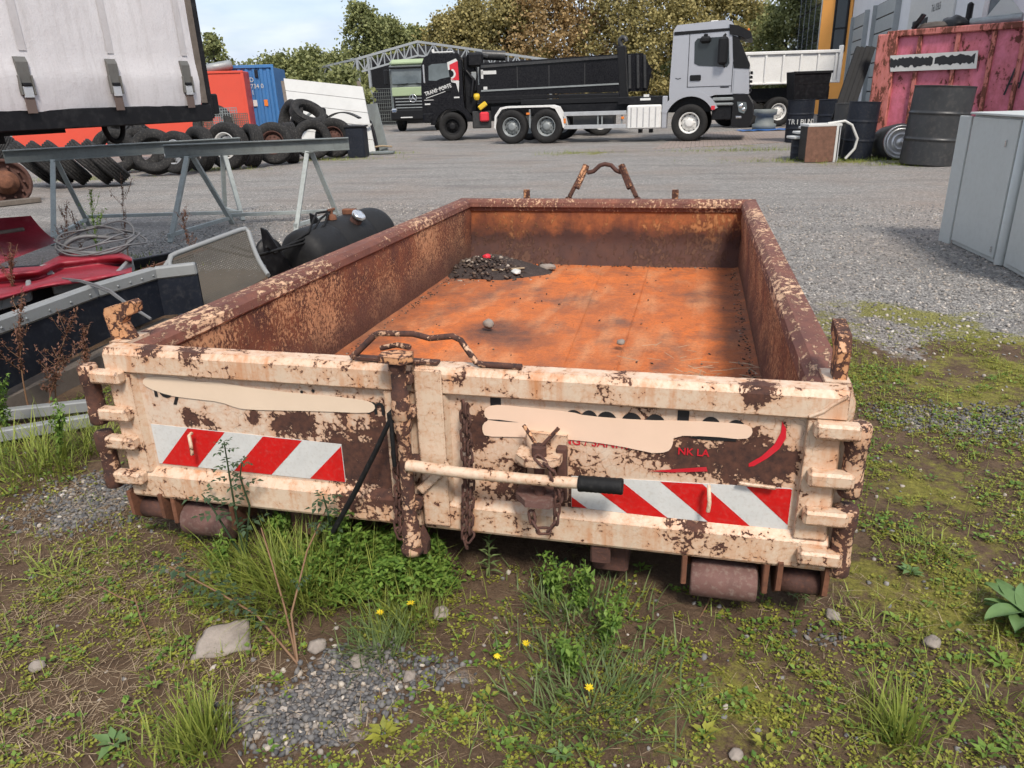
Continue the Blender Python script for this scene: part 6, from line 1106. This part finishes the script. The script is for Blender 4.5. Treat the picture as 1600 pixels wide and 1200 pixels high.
# --- low ground cover
def clump(x, y): return vn(x, y, 2.1, 13)*.9+vn(x, y, 6., 17)*.7+vn(x, y, 15., 3)*.5
def d_cover(x, y):
    if under(x, y): return 0
    s, m_, g = masks(x, y); v = .58+clump(x, y)*1.35
    if x < -1.1: v *= .55
    if -.1 < x < .55 and -.45 < y < .1: v *= .55
    return max(0, v)*max(.12, s)*(1-.35*g)
lv_, lf_ = leaf_base(w_=.75)
def rosettes(name, mat, P, s0, s1, nl=6, tilt=(.15, .6)):
    k = len(P); P = np.repeat(P, nl, 0); az = (np.tile(np.arange(nl)/nl*2*np.pi, k)+np.repeat(rng.uniform(0, 6.28, k), nl)+rng.normal(0, .3, k*nl)); el = rng.uniform(*tilt, k*nl); sc = np.repeat(rng.uniform(s0, s1, k), nl)*rng.uniform(.6, 1.2, k*nl)
    ca, sa, ce, se = np.cos(az), np.sin(az), np.cos(el), np.sin(el); Rm = np.stack([ca*ce, -sa, -ca*se, sa*ce, ca, -sa*se, se, np.zeros(k*nl), ce], -1).reshape(-1, 3, 3)
    off = np.stack([ca, sa, np.zeros(k*nl)], 1)*(sc*rng.uniform(.1, .9, k*nl))[:, None]; off[:, 2] = sc*rng.uniform(0, .9, k*nl); return scatter(name, mat, lv_, lf_, m34(Rm, sc, P+off))
P = vg(sample(25000, -2.6, 3.6, -1., 3.2, d_cover)); tag(rosettes('ground_cover', 'clover', P, .0045, .014, 6), 'yellow green low weeds covering the soil', kind='stuff')
P = vg(sample(2600, -2.6, 3.2, -1., 2.4, d_cover)); tag(rosettes('darker_ground_cover', 'bushleaf', P, .010, .022, 6, (.1, .7)), 'darker green seedlings scattered among the low weeds', kind='stuff')
# --- short grass and moss fringe, straw
P = vg(sample(9500, -2.6, 3.4, -1., 2.8, d_cover)); k = len(P); tag(blades('short_grass', 'grass', P, rng.uniform(0, 6.28, k), np.abs(rng.normal(.4, .3, k)), rng.uniform(.025, .085, k), rng.uniform(.0018, .0034, k)), 'short fine grass among the low weeds', kind='stuff')
def d_straw(x, y): return (1. if x < -.35 else .16)*(.35+.8*max(0, vn(x, y, 3, 6)+.3)) if not under(x, y) else .0
P = vg(sample(6500, -1.9, 2.2, -1., .35, d_straw)); k = len(P); P[:, 2] += .006; tag(blades('dry_straw', 'straw', P, rng.uniform(0, 6.28, k), rng.normal(1.45, .10, k), rng.uniform(.02, .09, k), rng.uniform(.001, .0022, k), droop=.12), 'dry straw matted on the ground at lower left', kind='stuff')
FAR = []
for (cx, cy, rx, ry, n_) in ((3.6, 15.6, 1.6, .35, 1500), (5.2, 14.6, 1.2, .35, 900), (1.8, 18.8, 1.6, .4, 700), (-9.6, 17.6, 1.8, .35, 900), (-12.0, 15.0, 1.6, .4, 1200), (-8.6, 19.6, .9, .3, 500), (-13.4, 13.0, 1.2, .4, 700), (4.2, 16.4, .35, .2, 500), (-2.5, 18.6, 1., .5, 350), (-5.2, 4.4, .35, .35, 900), (-4.6, 3.6, .6, .5, 700)):
    for _ in range(n_): FAR.append((rng.normal(cx, rx*.6), rng.normal(cy, ry*.6)))
P = np.array([[x, y, gz(x, y)] for x, y in FAR]); k = len(P); tag(blades('yard_grass', 'grass', P, rng.uniform(0, 6.28, k), np.abs(rng.normal(.6, .35, k)), rng.uniform(.03, .13, k), rng.uniform(.005, .011, k), seg=3), 'ragged grass growing along the clutter at the yard edges', kind='stuff')
# --- single grass tufts
def tuft(px, py, n_, h, mat, lab, spread=.03, lean=.35, wd=.004, flower=None, name='grass_tuft', droop=.6):
    p = on_ground(px, py); z = gz(p.x, p.y); e = thing(name, lab, 'grass' if name == 'grass_tuft' else 'weed', (p.x, p.y, z), group='single grass tufts and weeds in front')
    P = np.stack([rng.normal(0, spread, n_), rng.normal(0, spread, n_), np.zeros(n_)], 1); blades('blades', mat, P, np.arctan2(P[:, 1], P[:, 0])+rng.normal(0, .9, n_), np.abs(rng.normal(lean, .25, n_)), rng.uniform(.45, 1.1, n_)*h, rng.uniform(.6, 1.3, n_)*wd, e, droop=droop); return e
tuft(318, 1165, 190, .17, 'grass', 'bright upright grass tuft at lower left', .035, .22, .0055); tuft(470, 925, 620, .27, 'grass', 'long arching grass left of the leafy bush', .09, .5, .006); tuft(385, 900, 220, .16, 'grass', 'long grass left of the rose shoot below the left roller', .07, .55, .005); tuft(640, 970, 240, .17, 'grass', 'grass tuft with small yellow flowers below the bush', .05, .4, .004)
tuft(600, 1010, 260, .12, 'bluegrass', 'grey green weed tuft hanging over the dark gravel', .05, .6, .004, name='weed_tuft'); tuft(895, 975, 260, .12, 'bluegrass', 'sprawling grey green weed below the latch', .09, .55, .005, name='weed_tuft'); tuft(925, 1100, 430, .125, 'bluegrass', 'largest grey green weed with a yellow flower at bottom centre', .11, .62, .005, name='weed_tuft')
tuft(1405, 1150, 110, .17, 'grass', 'tall light grass tuft at lower right', .03, .35, .006); tuft(1370, 1090, 30, .12, 'grass', 'thin grass tuft left of the tall one at lower right', .02, .3, .005); tuft(1250, 930, 60, .06, 'bluegrass', 'small spiky weed under the right corner roller', .02, .8, .005, name='weed_tuft'); tuft(1360, 975, 90, .07, 'grass', 'flat grass tuft right of the container corner', .05, .9, .004)
tuft(1450, 870, 70, .08, 'grass', 'loose grass tuft beyond the right hinges', .05, .8, .005); tuft(100, 900, 70, .12, 'grass', 'loose long grass at the left by the stones', .06, .8, .005); tuft(60, 735, 300, .26, 'grass', 'grass clump at the left edge below the rails', .12, .5, .006); tuft(150, 700, 200, .2, 'grass', 'grass by the lower left hinge', .08, .6, .005); tuft(1090, 1120, 50, .06, 'grass', 'small grass tuft at bottom centre right', .03, .6, .004); tuft(1020, 830, 60, .10, 'bluegrass', 'grass growing in the shade under the tailgate', .08, .5, .004, name='weed_tuft'); tuft(250, 1190, 60, .10, 'grass', 'short grass at the bottom edge left', .05, .5, .005)
tuft(1560, 1110, 80, .09, 'grass', 'grass patch at the right edge low', .06, .6, .004); tuft(930, 870, 50, .09, 'bluegrass', 'thin weed beneath the tow lug', .02, .7, .005, name='weed_tuft')
# --- leafy plants
def leafset(name, mat, P, az, el, sc, parent, w_=.45):
    v, f = leaf_base(w_=w_); ca, sa, ce, se = np.cos(az), np.sin(az), np.cos(el), np.sin(el); z0 = np.zeros(len(az))
    return scatter(name, mat, v, f, m34(np.stack([ca*ce, -sa, -ca*se, sa*ce, ca, -sa*se, se, z0, ce], -1).reshape(-1, 3, 3), sc, P), parent)
p = on_ground(575, 915); e = thing('leafy_bush', 'low leafy green bush growing at the lock post', 'bush', (p.x, p.y, gz(p.x, p.y)))
nb = 1250; a = rng.uniform(0, 6.28, nb); r_ = np.sqrt(rng.uniform(0, 1, nb)); C_ = np.stack([.30*r_*np.cos(a), .14*r_*np.sin(a), (.04+.20*np.sqrt(np.clip(1-r_**2, 0, 1)))*rng.uniform(.55, 1.05, nb)], 1); C_[:, 2] *= np.array([.62+.85*max(-.5, vn(q[0], q[1], 9, 4)) for q in C_]); C_[:, :2] += rng.normal(0, .018, (nb, 2)); C_[:60, 2] += rng.uniform(.0, .07, 60)
P = np.repeat(C_, 3, 0); az = np.repeat(rng.uniform(0, 6.28, nb), 3)+np.tile([0, 2.1, -2.1], nb)
leafset('foliage', 'bushleaf', P, az, rng.normal(.1, .35, nb*3), rng.uniform(.013, .025, nb*3), e, .62)
blades('blades', 'grass', np.stack([rng.normal(0, .15, 160), rng.normal(-.03, .06, 160), np.zeros(160)], 1), rng.uniform(0, 6.28, 160), np.abs(rng.normal(.3, .2, 160)), rng.uniform(.1, .27, 160), rng.uniform(.003, .006, 160), e)
part('stems', 'bushleaf', e, lambda b: [b.tube([(C_[i, 0]*.3, C_[i, 1]*.3, 0), tuple(C_[i]*np.array([.75, .75, .6])), tuple(C_[i])], .0012, 4) for i in range(0, nb, 8)])
def compound(b_pts, n_):
    pass
def rose(px, py, stems, lab, leafs=.026):
    p = on_ground(px, py); base = Vector((p.x, p.y, gz(p.x, p.y))); e = thing('rose_shoot', lab, 'shoot', base, group='rose shoots'); LP, LA, LE, LS = [], [], [], []
    for st in stems:
        pts = [at(*q)-base for q in st['p']]; pts = [Vector((0, 0, 0))]+pts; part('stem', 'drystem' if st.get('dry') else 'roseleaf', e, lambda b: b.tube(pts, [.0042*(1-.7*i/len(pts)) for i in range(len(pts))], 6))
        for (i, t, sz) in st.get('l', []):
            c = pts[i].lerp(pts[i+1], t); d0 = rng.uniform(0, 6.28)
            for q in range(3):
                an = d0+q*2.1; dv = Vector((math.cos(an), math.sin(an), .1)); stalk = sz*1.8
                for j in range(5):
                    f_ = (.35, .35, .7, .7, 1.)[j]; sdn = (1, -1, 1, -1, 0)[j]; LP.append(c+dv*stalk*f_); LA.append(an+sdn*1.1); LE.append(rng.normal(-.1, .25)); LS.append(sz*rng.uniform(.75, 1.1))
    if LP: leafset('leaves', 'roseleaf', np.array([tuple(q) for q in LP]), np.array(LA), np.array(LE), np.array(LS), e, .62)
rose(465, 1035, [dict(p=[(445, 950, 2.24), (425, 880, 2.28), (408, 825, 2.34)], dry=1), dict(p=[(455, 960, 2.2), (480, 860, 2.3), (522, 770, 2.45)], dry=1, l=[(2, .9, .020), (2, .4, .018), (1, .5, .016)]), dict(p=[(400, 960, 2.2), (340, 925, 2.25), (265, 885, 2.3)], dry=1, l=[(0, .9, .02), (1, .3, .026), (1, .7, .028), (2, .1, .030), (2, .5, .030), (2, .95, .030)])], 'thorny brown rose shoot rising from the gravel before the bush')
rose(385, 885, [dict(p=[(368, 800, 2.44), (358, 740, 2.36), (350, 690, 2.28)], l=[(1, .3, .026), (1, .9, .022), (2, .3, .022), (2, .75, .018), (2, .98, .014)]), dict(p=[(390, 790, 2.42), (375, 745, 2.36), (378, 722, 2.32)], l=[(1, .8, .026), (0, .7, .030), (2, .9, .018)]), dict(p=[(345, 815, 2.46), (330, 790, 2.44), (315, 772, 2.42)], l=[(1, .5, .030), (2, .8, .026)])], 'dark leaved shoot growing up over the left striped panel')
rose(525, 880, [dict(p=[(512, 800, 2.34), (505, 775, 2.30)], l=[(0, .7, .028), (1, .3, .026), (1, .9, .022)])], 'dark leaved shoot below the end of the left striped panel')
p = on_ground(765, 915); e = thing('upright_weed', 'single upright weed with narrow leaves in front of the lock chain', 'weed', (p.x, p.y, gz(p.x, p.y)))
part('stem', 'bluegrass', e, lambda b: b.tube([(0, 0, 0), (.003, 0, .08), (.006, 0, .155)], [.003, .0025, .0012], 6)); k = 22; zz = np.linspace(.03, .155, k); leafset('leaves', 'bluegrass', np.stack([.005*zz/.15, zz*0, zz], 1), np.arange(k)*2.4, np.linspace(-.1, .9, k), np.linspace(.055, .03, k), e, .2)
for k, (px, py, n_, s_, mt, lb) in enumerate(((180, 1165, 9, .05, 'rosette', 'broad leaved seedling at the bottom left'), (600, 1150, 10, .04, 'clover', 'yellow green lobed weed at bottom left of centre'), (765, 1095, 5, .03, 'clover', 'small three leaved seedling below the drooping flower'), (1100, 1150, 8, .035, 'clover', 'pale green seedling at bottom right of centre'), (1195, 1165, 6, .035, 'clover', 'pale green seedling near the bottom edge'), (880, 1185, 6, .035, 'rosette', 'oval leaved seedling at the bottom centre'), (1420, 905, 14, .035, 'rosette', 'blue green sprawling weed right of the lower hinge'), (1560, 1045, 10, .035, 'bushleaf', 'leafy weed below the broad rosette'), (1000, 905, 8, .03, 'bushleaf', 'leafy weed in the shade under the tow lug'), (880, 900, 10, .02, 'roseleaf', 'round leaved creeper climbing below the latch'), (845, 1060, 12, .022, 'bushleaf', 'small dark leaved weed left of the large grey green one'), (1540, 1180, 8, .04, 'bushleaf', 'leafy weed in the lower right corner'))):
    p = on_ground(px, py); e = thing('seedling', lb, 'weed', (p.x, p.y, gz(p.x, p.y)), group='broad leaved weeds in front'); az = np.arange(n_)*2.4+k; leafset('leaves', mt, np.stack([np.cos(az)*.008, np.sin(az)*.008, rng.uniform(.004, .02, n_)], 1), az, rng.uniform(.1, .7, n_), rng.uniform(.7, 1.15, n_)*s_, e, .5)
    part('stem', 'bushleaf', e, lambda b: b.tube([(0, 0, -.005), (0, 0, .018)], .002, 5))
p = on_ground(1590, 985); e = thing('broad_rosette', 'rosette of long broad leaves at the right edge', 'weed', (p.x, p.y, gz(p.x, p.y)))
def bl(u, v): w_ = .026*math.sin(math.pi*min(1, .12+.86*u))**.8; x = .125*u; return (x, (v-.5)*2*w_, .008+.05*u-.055*u*u+abs(v-.5)*.022)
blm = MB().grid(bl, 10, 4).mesh('leaf', 'rosette')
for k in range(15): share('leaf', blm, e, (0, 0, .004+.003*k), (rng.normal(0, .12), -rng.uniform(.0, .55)*(k/15+.25), k*2.4), (rng.uniform(.75, 1.15),)*3)
def flower(px, py, h, lab, droop=0.):
    p = on_ground(px, py); z = gz(p.x, p.y); e = thing('yellow_flower', lab, 'flower', (p.x, p.y, z), group='yellow flowers'); part('stalk', 'bushleaf', e, lambda b: b.tube([(.01, .02, 0), (.004, .01, h*.6), (0, 0, h)], .0011, 5))
    for q in range(9): an = q*.698; share('petal', PET, e, (0, 0, h), (rng.normal(0, .2), rng.uniform(-.35, .1)+droop, an))
    part('centre', 'petal', e, lambda b: b.lathe([(.0035, h-.001), (.0035, h+.002), (0, h+.0035)], (0, 0, 0), (0, 0, 1), 8))
PET = MB().grid(lambda u, v: (.0135*u, (v-.5)*.0058*math.sin(math.pi*min(1, .2+.75*u)), .002*u), 4, 2).mesh('petal', 'petal')
for a in ((597, 985, .07, 'yellow flower highest in the grass below the bush'), (645, 975, .075, 'small yellow bloom right of the highest one'), (778, 1042, .035, 'drooping yellow flower in the bare soil centre', .9), (823, 1030, .04, 'yellow flower above the large grey green weed'), (920, 1105, .06, 'bright yellow flower on the large grey green weed')): flower(*a)
# --- tall dry weeds on the left
def dryweed(p, h, lab, lean=(0, 0), n_=150, green=False, topheavy=.4):
    n_ = int(n_*2.6)
    e = thing('green_weed' if green else 'dry_weed', lab, 'weed', p, group='feathery green weeds' if green else 'tall dry weeds on the left'); ln = Vector((lean[0], lean[1], 0))
    sp = lambda t: Vector((0, 0, h*t))+ln*t*t; part('stem', 'bushleaf' if green else 'drystem', e, lambda b: b.tube([sp(t) for t in np.linspace(0, 1, 7)], [(.0022 if h < .2 else .005)*(1-.8*t) for t in np.linspace(0, 1, 7)], 6))
    tw = [(rng.uniform(.3, .95), rng.uniform(0, 6.28), rng.uniform(.04, .13)*(h/.8 if h > .2 else .38)) for _ in range(11)]
    part('twigs', 'bushleaf' if green else 'drystem', e, lambda b: [b.tube([sp(t), sp(t)+Vector((math.cos(a)*l*.6, math.sin(a)*l*.6, l*.8)), sp(t)+Vector((math.cos(a)*l, math.sin(a)*l, l*1.6))], .0015, 4) for t, a, l in tw])
    P = []
    for _ in range(n_):
        if rng.uniform() < .5: t, a, l = tw[rng.integers(0, 11)]; q = rng.uniform(.3, 1); c = sp(t)+Vector((math.cos(a)*l*q, math.sin(a)*l*q, l*1.6*q))
        else: c = sp(rng.uniform(topheavy, 1))
        P.append(tuple(c+Vector(rng.normal(0, .008, 3))))
    m_ = len(P); leafset('seed_heads', 'bushleaf' if green else 'dryweed', np.array(P), rng.uniform(0, 6.28, m_), rng.normal(0, .7, m_), rng.uniform(.010, .026, m_), e, .5)
for a in ((on_ground(48, 650), .62, 'brown dry weed nearest the left edge before the blue board', (.05, .1), 170), (on_ground(92, 650), .52, 'brown dry weed in front of the blue board middle', (.12, .15), 150), (on_ground(80, 655), .40, 'leaning dry weed crossing the grey rail', (.22, .1), 110), (on_ground(142, 600), .34, 'short dark dry weed at the left corner hook', (0, .05), 110), (on_ground(35, 520, .1), .60, 'reddish dry weed before the red hood', (.0, .1), 160), (on_ground(120, 455, .1), .72, 'reddish dry weed left of the cable coil', (.02, .1), 150), (on_ground(163, 450, .1), .80, 'tall weed with greenish top in front of the cable coil', (0, .1), 170, True, .6), (on_ground(208, 440), .85, 'tallest thin dry weed right of the cable coil', (.02, .1), 130), (on_ground(232, 500), .40, 'dark dry weed hugging the blue board end', (.08, .1), 140), (on_ground(308, 440), .62, 'red brown weed standing behind the mesh seat', (-.03, .0), 170), (on_ground(140, 440, .1), .55, 'reddish dry weed behind the grey rail bend', (0, 0), 110), (on_ground(15, 690), .30, 'green weed low at the left edge', (.05, 0), 200, True, .0), (on_ground(100, 720), .25, 'green weed low beside the hinge', (.05, 0), 160, True, .0)): dryweed(*a)
for a in ((on_ground(868, 950), .13, 'feathery green weed left of the sprawling clump below the latch', (0, .02), 150, True, .1), (on_ground(905, 965), .12, 'feathery green weed in the middle of the sprawling clump', (.02, .02), 150, True, .1), (on_ground(945, 1010), .11, 'feathery green weed right of the sprawling clump', (.03, 0), 130, True, .1), (on_ground(890, 1060), .10, 'feathery green weed just above the bright yellow flower', (0, 0), 130, True, .1), (on_ground(450, 880), .17, 'feathery green weed between long grass and left roller', (0, 0), 150, True, .1), (on_ground(690, 900), .12, 'feathery green weed right of the lock post foot', (0, 0), 110, True, .1), (on_ground(350, 900), .11, 'feathery green weed below the left roller', (0, 0), 120, True, .1)): dryweed(*a)
for k, (a, b_, c_, lb) in enumerate((((215, 950), (222, 975), (236, 1005), 'thin bent brown twig at lower left'), ((160, 935), (190, 945), (218, 946), 'thin brown twig lying above the bent one'), ((1115, 935), (1105, 955), (1092, 972), 'brown twig below the right roller'))):
    q = [on_ground(*v)+Vector((0, 0, z)) for v, z in ((a, .05), (b_, .03), (c_, .012))]; tag(MB().tube(q, .0022, 5).build('twig', 'drystem'), lb, 'twig')

for o in list(COL.objects):
    if o.parent and o.name.split('.')[0] in ('blades', 'leaves', 'foliage', 'seed_heads', 'twigs', 'stems', 'crown'): o['kind'] = 'stuff'
